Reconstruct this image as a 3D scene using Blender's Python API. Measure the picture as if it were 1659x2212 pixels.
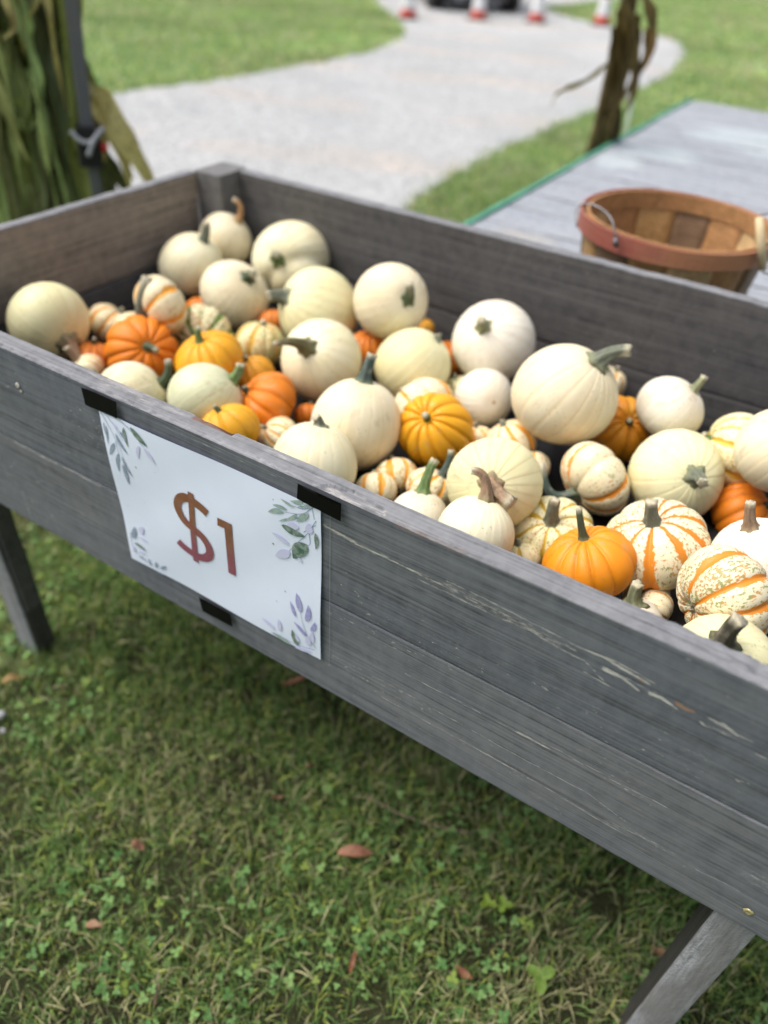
import bpy, math, random
import numpy as np
from mathutils import Vector, Matrix

# ---------------------------------------------------------------- scene set-up
for o in list(bpy.data.objects):
    bpy.data.objects.remove(o)
SC = bpy.context.scene
COL = SC.collection

CAM_POS = (0.9271, -0.4380, 0.4195)
cam_d = bpy.data.cameras.new("camera")
cam = bpy.data.objects.new("camera", cam_d)
COL.objects.link(cam)
RIGHT = Vector((0.8445, 0.5330, 0.0527)); DOWN = Vector((0.3736, -0.5155, -0.7712)); FWD = Vector((-0.3838, 0.6709, -0.6345))
rm = Matrix((RIGHT, -DOWN, -FWD)).transposed()
cam.matrix_world = Matrix.Translation(CAM_POS) @ rm.to_4x4()
cam_d.sensor_fit = 'VERTICAL'; cam_d.sensor_height = 36.0; cam_d.sensor_width = 27.0
cam_d.lens = 36.0 * 1608.0 / 2212.0
cam_d.clip_start = 0.02; cam_d.clip_end = 800
cam_d.dof.use_dof = True
cam_d.dof.focus_distance = 0.715
cam_d.dof.aperture_fstop = 2.3
SC.camera = cam

SUN_EL, SUN_AZ = math.radians(60), math.radians(247)
world = bpy.data.worlds.new("World"); SC.world = world; world.use_nodes = True
wn = world.node_tree.nodes; wl = world.node_tree.links
bg = wn["Background"]
sky = wn.new("ShaderNodeTexSky"); sky.sky_type = 'NISHITA'; sky.sun_disc = False
sky.sun_elevation = SUN_EL; sky.sun_rotation = SUN_AZ
sky.air_density = 1.0; sky.dust_density = 6.0; sky.ozone_density = 1.0
hsv = wn.new("ShaderNodeHueSaturation"); hsv.inputs["Saturation"].default_value = 0.5
wl.new(sky.outputs[0], hsv.inputs["Color"]); wl.new(hsv.outputs[0], bg.inputs["Color"])
bg.inputs["Strength"].default_value = 0.15

sun_d = bpy.data.lights.new("sun", 'SUN'); sun = bpy.data.objects.new("sun", sun_d); COL.objects.link(sun)
sun_d.energy = 1.5; sun_d.angle = math.radians(40); sun_d.color = (1.0, 0.95, 0.86)
# sky's sun_rotation is measured clockwise from +Y
sd = Vector((math.sin(SUN_AZ)*math.cos(SUN_EL), math.cos(SUN_AZ)*math.cos(SUN_EL), math.sin(SUN_EL)))
sun.rotation_euler = sd.to_track_quat('Z', 'Y').to_euler()
sun.location = (0, 0, 6)

vs = SC.view_settings
vs.view_transform = 'Standard'; vs.look = 'None'; vs.gamma = 1; vs.use_curve_mapping = False
vs.exposure = 0.5
SC.render.engine = 'CYCLES'
SC.render.resolution_x = 768; SC.render.resolution_y = 1024

GZ = -0.755      # ground level; z = 0 is the top edge of the bin's front board
rnd = random.Random(7)
rng = np.random.default_rng(7)
PUMPKINS = [
    (1, 'W', [-0.0919, 0.2301, -0.1283], 0.0635, 0.92, [0.93, -0.179, -0.321], [-0.0119, 0.2099, -0.1664]),
    (2, 'W', [-0.1004, 0.6562, -0.1159], 0.053, 0.95, [0.518, 0.253, 0.817], [-0.0813, 0.6654, -0.0349]),
    (3, 'W', [-0.0934, 0.5503, -0.1345], 0.0586, 1.0, [0.409, 0.263, 0.874], [-0.0645, 0.5724, -0.0512]),
    (4, 'W', [0.0399, 0.5204, -0.1438], 0.0634, 0.88, [0.644, -0.048, 0.763], [0.0924, 0.5137, -0.0897]),
    (5, 'W', [0.0541, 0.6681, -0.1201], 0.0742, 0.9, [0.165, -0.906, 0.389], [0.0773, 0.5952, -0.0812]),
    (6, 'W', [0.2105, 0.5404, -0.133], 0.0718, 0.95, [-0.573, -0.682, 0.455], [0.1555, 0.4719, -0.0984]),
    (7, 'W', [0.3137, 0.4087, -0.1392], 0.0641, 0.97, [0.055, -0.721, 0.691], [0.2914, 0.3216, -0.0839]),
    (8, 'W', [0.3407, 0.5601, -0.0851], 0.0604, 1.03, [0.788, -0.437, 0.434], [0.394, 0.5232, -0.0294]),
    (9, 'W', [0.4284, 0.4906, -0.1442], 0.0598, 0.95, [0.495, 0.416, 0.763], None),
    (10, 'W', [0.5179, 0.59, -0.1134], 0.0656, 0.95, [-0.043, -0.728, 0.684], [0.5178, 0.5291, -0.0541]),
    (11, 'W', [0.5564, 0.4908, -0.1566], 0.0443, 1.0, [-0.653, 0.656, -0.378], None),
    (12, 'W', [0.687, 0.4557, -0.0911], 0.072, 0.98, [0.448, 0.174, 0.877], [0.7508, 0.476, -0.0095]),
    (13, 'W', [0.8135, 0.5263, -0.0963], 0.0462, 0.88, [0.506, 0.239, 0.829], [0.8403, 0.5403, -0.0441]),
    (14, 'W', [0.8591, 0.4284, -0.1317], 0.0607, 0.9, [0.486, -0.662, 0.571], [0.895, 0.3716, -0.0939]),
    (15, 'W', [0.9565, 0.4496, -0.0641], 0.051, 0.95, [0.358, -0.247, 0.9], None),
    (16, 'W', [0.4575, 0.2879, -0.137], 0.0615, 1.02, [-0.021, 0.345, 0.938], [0.4576, 0.3248, -0.0463]),
    (17, 'W', [0.471, 0.1758, -0.1339], 0.0554, 0.98, [-0.124, 0.355, 0.926], None),
    (18, 'W', [0.6834, 0.2528, -0.1163], 0.0563, 0.97, [0.213, -0.818, 0.535], [0.7292, 0.1889, -0.0849]),
    (19, 'W', [0.6168, 0.1895, -0.1642], 0.0374, 1.0, [-0.137, 0.422, 0.896], [0.6121, 0.2273, -0.0957]),
    (20, 'W', [0.7042, 0.1612, -0.1219], 0.0429, 0.99, [-0.068, 0.438, 0.896], [0.6777, 0.1841, -0.0586]),
    (21, 'W', [0.9767, 0.2644, -0.0965], 0.0495, 0.95, [-0.435, -0.008, 0.901], [0.9475, 0.2662, -0.0281]),
    (22, 'W', [0.9777, 0.0941, -0.0877], 0.0472, 0.97, [-0.203, -0.369, 0.907], [0.9718, 0.0756, -0.0139]),
    (23, 'W', [0.1456, 0.1735, -0.1532], 0.0494, 0.98, [0.6, 0.693, 0.401], [0.1754, 0.224, -0.1039]),
    (24, 'W', [0.2433, 0.2207, -0.1455], 0.0535, 0.97, [0.544, 0.633, 0.551], [0.2757, 0.2661, -0.0959]),
    (25, 'S', [0.0358, 0.3517, -0.1065], 0.0495, 0.74, [-0.164, -0.955, -0.249], [0.0268, 0.3383, -0.0561]),
    (26, 'S', [-0.0816, 0.3357, -0.1677], 0.039, 0.8, [0.318, 0.58, 0.75], None),
    (27, 'S', [-0.0141, 0.3358, -0.1627], 0.0435, 0.75, [-0.031, 0.297, 0.954], None),
    (28, 'O', [0.059, 0.2792, -0.1521], 0.0571, 0.8, [0.749, -0.314, 0.583], [0.1131, 0.2616, -0.126]),
    (29, 'O', [-0.0236, 0.2483, -0.1741], 0.0314, 0.8, [-0.078, 0.301, 0.95], None),
    (30, 'G', [0.0815, 0.3929, -0.1588], 0.0528, 0.72, [0.414, -0.909, 0.042], [0.1007, 0.3618, -0.1329]),
    (31, 'Y', [0.181, 0.2996, -0.1368], 0.0543, 0.75, [-0.258, -0.202, 0.945], [0.1712, 0.2961, -0.0823]),
    (32, 'S', [0.1703, 0.432, -0.1635], 0.0418, 0.85, [0.013, 0.315, 0.949], None),
    (33, 'Y', [0.2234, 0.35, -0.1701], 0.035, 0.85, [-0.442, -0.066, 0.895], None),
    (34, 'O', [0.3013, 0.286, -0.1611], 0.0504, 0.72, [-0.662, -0.466, 0.587], None),
    (35, 'Y', [0.3215, 0.1838, -0.1464], 0.0427, 0.8, [-0.462, -0.028, 0.886], None),
    (36, 'S', [0.3587, 0.2422, -0.1741], 0.0314, 0.8, [-0.685, -0.368, 0.628], None),
    (37, 'O', [0.3529, 0.3218, -0.1819], 0.0221, 0.8, [-0.489, 0.667, 0.562], None),
    (39, 'S', [0.007, 0.2086, -0.1717], 0.0289, 0.8, [-0.459, -0.329, 0.825], [-0.0135, 0.1953, -0.1332]),
    (40, 'S', [0.4889, 0.4153, -0.1611], 0.0497, 0.75, [-0.912, 0.264, 0.314], None),
    (41, 'Y', [0.5487, 0.3529, -0.1442], 0.0521, 0.95, [-0.043, -0.654, 0.755], [0.5487, 0.3142, -0.1007]),
    (42, 'O', [0.4447, 0.5924, -0.1693], 0.0358, 0.85, [0.072, 0.3, 0.951], None),
    (43, 'O', [0.3214, 0.5323, -0.1689], 0.036, 0.85, [-0.169, 0.189, 0.967], None),
    (44, 'Y', [0.342, 0.6787, -0.1802], 0.0227, 0.85, [-0.067, 0.222, 0.973], None),
    (45, 'S', [0.6352, 0.42, -0.1689], 0.0383, 0.8, [-0.574, 0.079, 0.815], None),
    (46, 'O', [0.7541, 0.5309, -0.1559], 0.0498, 0.92, [0.41, -0.537, 0.737], [0.7717, 0.4938, -0.1152]),
    (47, 'S', [0.6893, 0.684, -0.1724], 0.0319, 0.85, [0.24, 0.29, 0.927], None),
    (48, 'S', [0.7704, 0.3853, -0.1525], 0.0522, 0.7, [-0.464, -0.769, -0.44], [0.6945, 0.3586, -0.133]),
    (49, 'S', [0.9108, 0.5077, -0.1148], 0.0524, 0.75, [-0.969, -0.195, 0.149], [0.8668, 0.4991, -0.1029]),
    (50, 'O', [0.9498, 0.4442, -0.1639], 0.0415, 0.85, [0.681, 0.178, 0.71], [0.9763, 0.4503, -0.1326]),
    (51, 'S', [0.765, 0.2593, -0.1607], 0.0514, 0.72, [-0.093, -0.391, 0.916], [0.7602, 0.246, -0.0987]),
    (52, 'S', [0.8769, 0.2632, -0.1199], 0.0574, 0.7, [-0.293, -0.236, 0.926], [0.8591, 0.2533, -0.0603]),
    (53, 'O', [0.8253, 0.1964, -0.1272], 0.0505, 0.75, [-0.424, 0.048, 0.904], [0.7965, 0.2051, -0.0679]),
    (54, 'S', [0.8898, 0.2463, -0.1792], 0.0276, 0.8, [-0.565, -0.191, 0.803], [0.905, 0.2376, -0.1462]),
    (55, 'S', [0.9586, 0.1787, -0.0846], 0.052, 0.78, [-0.631, -0.736, -0.245], None),
    (56, 'S', [0.7492, 0.203, -0.1668], 0.0227, 0.8, [-0.508, 0.299, 0.808], None),
    (57, 'S', [0.5376, 0.2177, -0.1702], 0.0276, 0.8, [-0.493, 0.726, 0.479], None),
    (58, 'S', [0.5393, 0.265, -0.1755], 0.0298, 0.8, [-0.614, 0.637, 0.465], None),
    (59, 'S', [0.5941, 0.2622, -0.1723], 0.0333, 0.8, [0.326, 0.504, 0.8], [0.6028, 0.2921, -0.1222]),
    (61, 'S', [0.6815, 0.3956, -0.1753], 0.0244, 0.85, [-0.425, 0.762, 0.488], None),
    (62, 'W', [0.8932, 0.1672, -0.1522], 0.0292, 0.9, [-0.339, 0.003, 0.941], [0.8818, 0.1687, -0.1019]),
    (63, 'S', [0.9023, 0.2102, -0.163], 0.0233, 0.8, [-0.923, 0.013, 0.384], None),
    (64, 'G', [0.5005, 0.5189, -0.1775], 0.0265, 0.85, [-0.401, 0.118, 0.909], None),
    (65, 'S', [0.5853, 0.42, -0.1811], 0.023, 0.8, [-0.344, 0.227, 0.911], None),
    (66, 'O', [0.1227, 0.5233, -0.1767], 0.0282, 0.8, [-0.466, 0.621, 0.631], None),
    (67, 'O', [-0.024, 0.4906, -0.1789], 0.0255, 0.8, [-0.471, 0.601, 0.646], None),
]
SIGN_CORNERS = [(0.3134, -0.024), (0.6102, -0.0215), (0.6101, -0.2382), (0.3164, -0.2412)]
TAPES = [[(0.2937, -0.0032), (0.3479, 0.0017), (0.3434, -0.0232), (0.2939, -0.0245)], [(0.5852, 0.0027), (0.6346, 0.0024), (0.6338, -0.0232), (0.5838, -0.0202)], [(0.4286, -0.2455), (0.4798, -0.2429), (0.4818, -0.2638), (0.4319, -0.2684)]]
DOLLAR = [(0.4612, -0.0983), (0.456, -0.0954), (0.4476, -0.0926), (0.4326, -0.0904), (0.4226, -0.0953), (0.417, -0.1041), (0.4169, -0.1141), (0.4246, -0.1257), (0.4395, -0.1319), (0.4505, -0.1373), (0.4578, -0.148), (0.4573, -0.1603), (0.449, -0.1694), (0.4378, -0.1726), (0.4232, -0.1702), (0.4142, -0.1668), (0.4097, -0.1636)]
DOLLAR_BAR = [(0.4361, -0.0805), (0.4423, -0.0801), (0.4371, -0.1835), (0.4302, -0.1839)]
ONE = [(0.4759, -0.0963), (0.496, -0.0959), (0.4938, -0.1737), (0.4832, -0.1739), (0.4851, -0.1065), (0.4753, -0.1074)]
SIGN_LEAVES = [('g', (0.3615, -0.0273), (0.3841, -0.0437), 0.0089), ('g', (0.3507, -0.0315), (0.3527, -0.0565), 0.0055), ('b', (0.3432, -0.0396), (0.3512, -0.049), 0.0049), ('b', (0.3354, -0.045), (0.3502, -0.0677), 0.0051), ('l', (0.3325, -0.0313), (0.3432, -0.0396), 0.0036), ('b', (0.331, -0.0595), (0.3187, -0.0808), 0.0051), ('b', (0.3342, -0.0724), (0.3286, -0.1005), 0.0051), ('b', (0.3381, -0.0853), (0.3405, -0.1141), 0.0063), ('b', (0.3385, -0.0742), (0.3508, -0.0995), 0.004), ('b', (0.3222, -0.0399), (0.3195, -0.0665), 0.0028), ('b', (0.3189, -0.0366), (0.32, -0.0569), 0.002), ('l', (0.3709, -0.0468), (0.3659, -0.0674), 0.0047), ('l', (0.3781, -0.0472), (0.3919, -0.0634), 0.0059), ('g', (0.3441, -0.0225), (0.3547, -0.0224), 0.0012), ('m', (0.5665, -0.0454), (0.5463, -0.0551), 0.0063), ('m', (0.571, -0.0408), (0.5524, -0.043), 0.0047), ('m', (0.5797, -0.0335), (0.5628, -0.0304), 0.0036), ('m', (0.5904, -0.0214), (0.5746, -0.0277), 0.0051), ('m', (0.5965, -0.0324), (0.5814, -0.0504), 0.0071), ('m', (0.576, -0.0496), (0.5593, -0.0606), 0.0028), ('m', (0.5827, -0.0402), (0.5683, -0.0539), 0.0043), ('m', (0.5945, -0.0265), (0.584, -0.0308), 0.0024), ('m', (0.6017, -0.0224), (0.5904, -0.0246), 0.0032), ('l', (0.5845, -0.056), (0.5692, -0.0614), 0.0087), ('l', (0.5951, -0.0586), (0.5974, -0.0447), 0.0091), ('g', (0.5625, -0.0636), (0.5922, -0.0646), 0.0095), ('l', (0.5712, -0.086), (0.5499, -0.0799), 0.0067), ('g', (0.6042, -0.054), (0.6041, -0.0758), 0.0051), ('g', (0.5934, -0.0744), (0.5756, -0.103), 0.0168), ('l', (0.5718, -0.0953), (0.5524, -0.1118), 0.0111), ('l', (0.5824, -0.0981), (0.5868, -0.1031), 0.004), ('p', (0.5841, -0.1761), (0.5793, -0.1498), 0.0083), ('p', (0.5779, -0.1869), (0.5709, -0.1664), 0.0047), ('p', (0.5918, -0.1852), (0.595, -0.1581), 0.0071), ('p', (0.5981, -0.1968), (0.6041, -0.1789), 0.0055), ('p', (0.5919, -0.2109), (0.5753, -0.1956), 0.0059), ('l', (0.6003, -0.2156), (0.6004, -0.1953), 0.0059), ('l', (0.5942, -0.2241), (0.5944, -0.2064), 0.0079), ('m', (0.5704, -0.2376), (0.5419, -0.2339), 0.0067), ('g', (0.5792, -0.2341), (0.5725, -0.2104), 0.0083), ('l', (0.5481, -0.226), (0.5289, -0.2174), 0.0059), ('l', (0.5545, -0.2249), (0.5541, -0.2046), 0.0059), ('l', (0.5819, -0.2263), (0.5772, -0.2146), 0.0047), ('l', (0.599, -0.2313), (0.5741, -0.239), 0.0047), ('b', (0.3266, -0.2022), (0.3346, -0.1797), 0.0079), ('l', (0.3435, -0.1865), (0.3494, -0.1723), 0.0079), ('l', (0.3405, -0.1937), (0.3551, -0.1947), 0.004), ('g', (0.3282, -0.2087), (0.3485, -0.2126), 0.0055), ('l', (0.3254, -0.2145), (0.3242, -0.227), 0.0047), ('l', (0.3332, -0.2207), (0.3445, -0.2177), 0.004), ('b', (0.3314, -0.2292), (0.3462, -0.2317), 0.0028), ('b', (0.3509, -0.2232), (0.3513, -0.2364), 0.0028), ('b', (0.363, -0.2225), (0.3608, -0.2342), 0.0047), ('b', (0.3686, -0.2323), (0.3804, -0.221), 0.0043), ('b', (0.355, -0.2404), (0.3749, -0.2384), 0.0016)]
SIGN_STEMS = [[(0.3164, -0.0251), (0.3243, -0.0367), (0.332, -0.0498), (0.3392, -0.0656), (0.3415, -0.0912)], [(0.3218, -0.0253), (0.3382, -0.0247), (0.361, -0.0293)], [(0.3257, -0.0261), (0.3375, -0.0384), (0.3461, -0.0511)], [(0.3332, -0.0563), (0.3348, -0.0746)], [(0.3441, -0.0225), (0.3628, -0.033), (0.3781, -0.0472)], [(0.6027, -0.0219), (0.588, -0.0376), (0.5665, -0.0454)], [(0.6017, -0.0224), (0.5882, -0.031), (0.5691, -0.0324)], [(0.5986, -0.026), (0.588, -0.0409), (0.5749, -0.0506)], [(0.6051, -0.038), (0.594, -0.0603), (0.5829, -0.0764), (0.5702, -0.0962)], [(0.6007, -0.024), (0.603, -0.0379)], [(0.5962, -0.0581), (0.5971, -0.0713), (0.5933, -0.0768)], [(0.5897, -0.0602), (0.6047, -0.0437)], [(0.6039, -0.2221), (0.5932, -0.2072), (0.5874, -0.1908), (0.5842, -0.1733)], [(0.5967, -0.215), (0.5992, -0.196)], [(0.6026, -0.2259), (0.5818, -0.2324), (0.5617, -0.2336)], [(0.5943, -0.2093), (0.5824, -0.2026)], [(0.3237, -0.1951), (0.3237, -0.2154), (0.3349, -0.2273), (0.3608, -0.2342)]]
SIGN_STARS = [((0.3583, -0.0815), 0.0022), ((0.5504, -0.0957), 0.0024), ((0.5638, -0.1571), 0.002), ((0.5516, -0.1785), 0.0016), ((0.5534, -0.0365), 0.0013), ((0.3883, -0.0757), 0.0008), ((0.361, -0.1304), 0.0008), ((0.3288, -0.1504), 0.0009), ((0.5399, -0.1684), 0.0008)]
SLEEVE = [(0.6199, -0.0222), (0.6207, -0.2406), (0.3492, -0.0014), (0.511, -0.0051), (0.5841, -0.0064)]
SCRATCHES = [([(0.6118, -0.0419), (0.6563, -0.0469)], (0.0028, 0.0035), 0.75, 0), ([(0.6563, -0.0469), (0.6988, -0.0466), (0.7251, -0.0475)], (0.0028, 0.0012, 0.003), 0.8, 0), ([(0.7251, -0.0475), (0.7449, -0.0466), (0.7727, -0.0475), (0.7996, -0.0485), (0.8257, -0.0494), (0.8514, -0.0518), (0.866, -0.0508)], (0.003, 0.005, 0.006, 0.006, 0.0055, 0.005, 0.003), 0.5, 0), ([(0.7441, -0.0401), (0.8035, -0.0408), (0.8498, -0.0442), (0.8743, -0.0451), (0.897, -0.0416), (0.9323, -0.0459)], (0.0009, 0.0009, 0.0009, 0.0009, 0.0009, 0.0009), 0.8, 0), ([(0.717, -0.0539), (0.7845, -0.0543), (0.8263, -0.0525), (0.8524, -0.0564), (0.8772, -0.0572), (0.9, -0.0716)], (0.0009, 0.0009, 0.0009, 0.0009, 0.0009, 0.0009), 0.75, 0), ([(0.8939, -0.0555), (0.9071, -0.056), (0.9244, -0.0619)], (0.004, 0.003, 0.0008), 0.95, 0), ([(0.9326, -0.0586), (0.9414, -0.0577), (0.9539, -0.061)], (0.0028, 0.0026, 0.0008), 1.0, 0), ([(0.9512, -0.0551), (0.9617, -0.0578), (0.9682, -0.0566)], (0.002, 0.003, 0.001), 0.95, 1), ([(0.9201, -0.0494), (0.9247, -0.0495)], (0.0015, 0.0015), 0.8, 1), ([(0.9747, -0.0633), (0.9775, -0.0654)], (0.002, 0.002), 0.8, 0), ([(0.9773, -0.0554), (0.9882, -0.0552), (1.0003, -0.059)], (0.0012, 0.003, 0.002), 0.8, 0), ([(0.9809, -0.0641), (0.9908, -0.0632), (1.0018, -0.0636)], (0.002, 0.003, 0.0012), 0.5, 0), ([(1.0011, -0.059), (1.0109, -0.0588)], (0.001, 0.001), 0.8, 0), ([(1.017, -0.0691), (1.0258, -0.0688)], (0.0012, 0.0012), 0.8, 0), ([(0.8733, -0.0453), (0.8899, -0.0436), (0.9065, -0.0465), (0.93, -0.0492)], (0.001, 0.0015, 0.0022, 0.0008), 0.9, 0), ([(0.8789, -0.0691), (0.9017, -0.0715)], (0.0009, 0.0006), 0.8, 0), ([(0.9087, -0.0548), (0.9338, -0.0563)], (0.0007, 0.0007), 0.7, 0), ([(0.6121, -0.2258), (0.6814, -0.2217), (0.7853, -0.222), (0.8592, -0.2237), (0.9161, -0.2219), (0.9598, -0.2331)], (0.0007, 0.0007, 0.0007, 0.0007, 0.0007, 0.0007), 0.7, 0), ([(0.7136, -0.1915), (0.7811, -0.1906), (0.8411, -0.1898), (0.8798, -0.1842), (0.9341, -0.1856), (0.9842, -0.1832)], (0.0006, 0.0006, 0.0006, 0.0006, 0.0006, 0.0006), 0.7, 0), ([(0.6901, -0.2489), (0.7691, -0.2476), (0.8332, -0.2471), (0.8937, -0.2488), (0.9459, -0.2529), (0.9652, -0.2533)], (0.0007, 0.0007, 0.0007, 0.0007, 0.0007, 0.0007), 0.75, 0), ([(0.6494, -0.2306), (0.74, -0.2249)], (0.0005, 0.0005), 0.5, 0), ([(0.7022, -0.2695), (0.8043, -0.2654), (0.8983, -0.2704)], (0.0005, 0.0005, 0.0005), 0.5, 0), ([(0.8411, -0.1898), (0.8723, -0.1884)], (0.002, 0.001), 0.85, 0), ([(0.9448, -0.2488), (0.9756, -0.242), (1.0092, -0.2413)], (0.004, 0.005, 0.003), 0.42, 0), ([(0.9468, -0.2041), (0.9652, -0.2049)], (0.0025, 0.0015), 0.5, 1), ([(1.0199, -0.1606), (1.0479, -0.163)], (0.004, 0.004), 0.35, 1), ([(1.0283, -0.2457), (1.0664, -0.2423)], (0.0007, 0.0007), 0.7, 0), ([(0.1178, -0.1466), (0.2002, -0.1484)], (0.0017, 0.0017), 0.7, 0), ([(0.2131, -0.1467), (0.2784, -0.1471)], (0.0017, 0.001), 0.75, 0), ([(0.099, -0.2462), (0.101, -0.2876)], (0.0017, 0.0017), 0.65, 0), ([(0.2393, -0.1022), (0.2745, -0.0996)], (0.0015, 0.0012), 0.5, 1), ([(0.3412, -0.0092), (0.5565, -0.0108)], (0.0003, 0.0003), 0.5, 0)]
GROUND_MARKS = {'leafA': [0.642, 0.041, -0.735], 'leafB': [0.358, -0.135, -0.735], 'leafC': [0.862, -0.015, -0.735], 'leafD': [0.726, -0.089, -0.735], 'leafE': [0.364, 0.249, -0.735], 'leafF': [0.392, -0.251, -0.735], 'leafG': [-0.065, -0.043, -0.735], 'leafH': [0.495, 0.124, -0.735], 'leafI': [0.484, 0.047, -0.735], 'leafJ': [1.086, 0.166, -0.735], 'leafK': [0.524, -0.26, -0.735], 't1': [0.603, 0.133, -0.735], 't2': [0.656, 0.134, -0.735], 't3': [0.715, 0.147, -0.735], 't4': [0.782, 0.172, -0.735], 'clov': [0.956, 0.037, -0.735], 'cl2': [0.85, 0.086, -0.735], 'cl3': [0.871, 0.096, -0.735], 'stone': [-0.021, -0.099, -0.735], 'stone2': [0.01, -0.118, -0.735]}
DRIVE_RIGHT = [[-0.97, 2.91], [-1.06, 3.3], [-1.05, 3.66], [-1.14, 4.28], [-1.07, 4.69], [-1.1, 5.36], [-1.02, 6.05], [-1.08, 7.21], [-1.16, 8.32], [-1.36, 9.61], [-1.67, 10.56], [-2.08, 11.07], [-2.96, 11.45], [-3.72, 12.0], [-4.42, 12.93], [-4.34, 13.98], [-4.29, 15.22]]
DRIVE_LEFT = [[-3.87, 3.54], [-3.85, 3.87], [-3.77, 4.27], [-3.7, 4.72], [-3.72, 5.33], [-3.7, 5.9], [-3.73, 6.47], [-3.84, 7.24], [-4.11, 8.07], [-4.6, 8.84], [-5.38, 9.79], [-6.08, 10.6], [-6.77, 11.54]]
CONES = [[-4.89, 9.47], [-4.29, 10.3], [-3.67, 10.81], [-2.97, 11.44]]
CAR = [[-5.15, 10.59], [-4.19, 11.48]]
TANPT = [-1.659, 1.247, -0.332]
TENT = [[-0.856, 0.998, 0.193], [-0.87, 0.979, -0.046], [-0.868, 0.982, -0.126], [-0.873, 0.976, -0.244]]
CORNPTS = {'lime': [[-0.825, 0.956, 0.251], [-0.824, 0.941, 0.144], [-0.824, 0.925, 0.03], [-0.817, 0.902, -0.124]], 'limeleaf': [[-0.81, 0.927, -0.038], [-0.807, 0.914, -0.124], [-0.799, 0.909, -0.213], [-0.802, 0.905, -0.284]], 'skirt1': [[-0.84, 0.986, -0.0], [-0.802, 0.985, -0.018], [-0.757, 0.994, -0.087], [-0.713, 1.018, -0.172], [-0.69, 1.047, -0.257]], 'skirt2': [[-0.826, 0.972, -0.007], [-0.8, 0.972, -0.045], [-0.778, 0.951, -0.115], [-0.778, 0.935, -0.157]], 'skirt3': [[-0.826, 0.971, -0.012], [-0.792, 0.982, -0.056], [-0.743, 0.979, -0.125], [-0.738, 0.986, -0.217]], 'skirt4': [[-0.841, 0.984, 0.021], [-0.81, 0.975, -0.026], [-0.768, 0.98, -0.096], [-0.73, 0.996, -0.194]], 'skirt5': [[-0.842, 0.983, -0.005], [-0.816, 1.016, -0.071], [-0.769, 1.043, -0.152], [-0.723, 1.07, -0.257]], 'brown': [[-0.853, 0.808, 0.219], [-0.83, 0.805, 0.187], [-0.829, 0.806, 0.153], [-0.856, 0.788, 0.129]], 'brown2': [[-0.788, 0.858, 0.231], [-0.788, 0.842, 0.198], [-0.801, 0.826, 0.172]], 'brown3': [[-0.782, 0.865, 0.232], [-0.771, 0.863, 0.19], [-0.77, 0.865, 0.168]]}
RPOLE = [[0.107, 2.262, 0.326], [0.107, 2.262, 0.259], [0.114, 2.264, 0.08], [0.107, 2.262, -0.05], [0.099, 2.259, -0.162], [0.092, 2.257, -0.235], [0.091, 2.257, -0.288]]
RLEAVES = [[[0.103, 2.229, 0.069], [0.049, 2.212, 0.014], [-0.011, 2.193, -0.019], [-0.038, 2.184, -0.041], [-0.043, 2.183, -0.078]], [[0.147, 2.243, 0.251], [0.19, 2.257, 0.186], [0.205, 2.261, 0.103], [0.187, 2.256, 0.04], [0.152, 2.245, -0.068]], [[0.189, 2.257, 0.162], [0.207, 2.262, 0.104], [0.207, 2.262, 0.054]], [[0.101, 2.228, 0.202], [0.142, 2.242, 0.086], [0.143, 2.242, -0.029], [0.143, 2.242, -0.152]], [[0.093, 2.226, 0.154], [0.114, 2.233, 0.02], [0.102, 2.229, -0.101]], [[0.149, 2.244, 0.194], [0.145, 2.243, 0.073], [0.135, 2.239, -0.057], [0.122, 2.235, -0.126]], [[0.102, 2.229, 0.225], [0.149, 2.244, 0.123], [0.187, 2.256, 0.014], [0.182, 2.254, -0.079]]]
STAKE = [[0.055, 2.751, -0.075], [0.065, 2.754, -0.249]]
TANPT = [[-1.619, 1.188, -0.229], [-1.584, 1.236, -0.259], [-1.596, 1.22, -0.339], [-1.632, 1.17, -0.314]]
GRIP = [[0.806, 0.87, 0.073], [0.838, 0.87, -0.001]]
BAIL = [[0.623, 0.786, 0.008], [0.617, 0.784, 0.028], [0.6, 0.795, 0.047], [0.57, 0.818, 0.052], [0.545, 0.822, 0.051], [0.538, 0.81, 0.041], [0.55, 0.793, 0.022]]
# ---------------------------------------------------------------- helpers
def new_mesh(name, V, F, smooth=True, mat=None):
    me = bpy.data.meshes.new(name)
    me.from_pydata([tuple(map(float, v)) for v in V], [], [tuple(map(int, f)) for f in F])
    if smooth:
        me.polygons.foreach_set("use_smooth", [True]*len(me.polygons))
    me.update()
    if mat: me.materials.append(mat)
    return me

def fast_mesh(name, V, F, mat=None, smooth=False):
    """V (n,3) array, F (m,k) index array, all faces of k corners"""
    me = bpy.data.meshes.new(name)
    V = np.asarray(V, np.float32); F = np.asarray(F, np.int32)
    me.vertices.add(len(V)); me.vertices.foreach_set("co", V.ravel())
    k = F.shape[1]
    me.loops.add(F.size); me.loops.foreach_set("vertex_index", F.ravel())
    me.polygons.add(len(F))
    me.polygons.foreach_set("loop_start", np.arange(0, F.size, k, dtype=np.int32))
    me.polygons.foreach_set("use_smooth", np.full(len(F), smooth))
    me.update(calc_edges=True); me.validate()
    if mat: me.materials.append(mat)
    return me

def obj(name, me, parent=None, loc=(0, 0, 0), rot=None, color=None):
    o = bpy.data.objects.new(name, me); COL.objects.link(o)
    o.location = loc
    if rot is not None:
        o.rotation_mode = 'QUATERNION' if len(rot) == 4 else 'XYZ'
        if len(rot) == 4: o.rotation_quaternion = rot
        else: o.rotation_euler = rot
    if parent: o.parent = parent
    if color: o.color = color
    return o

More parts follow.
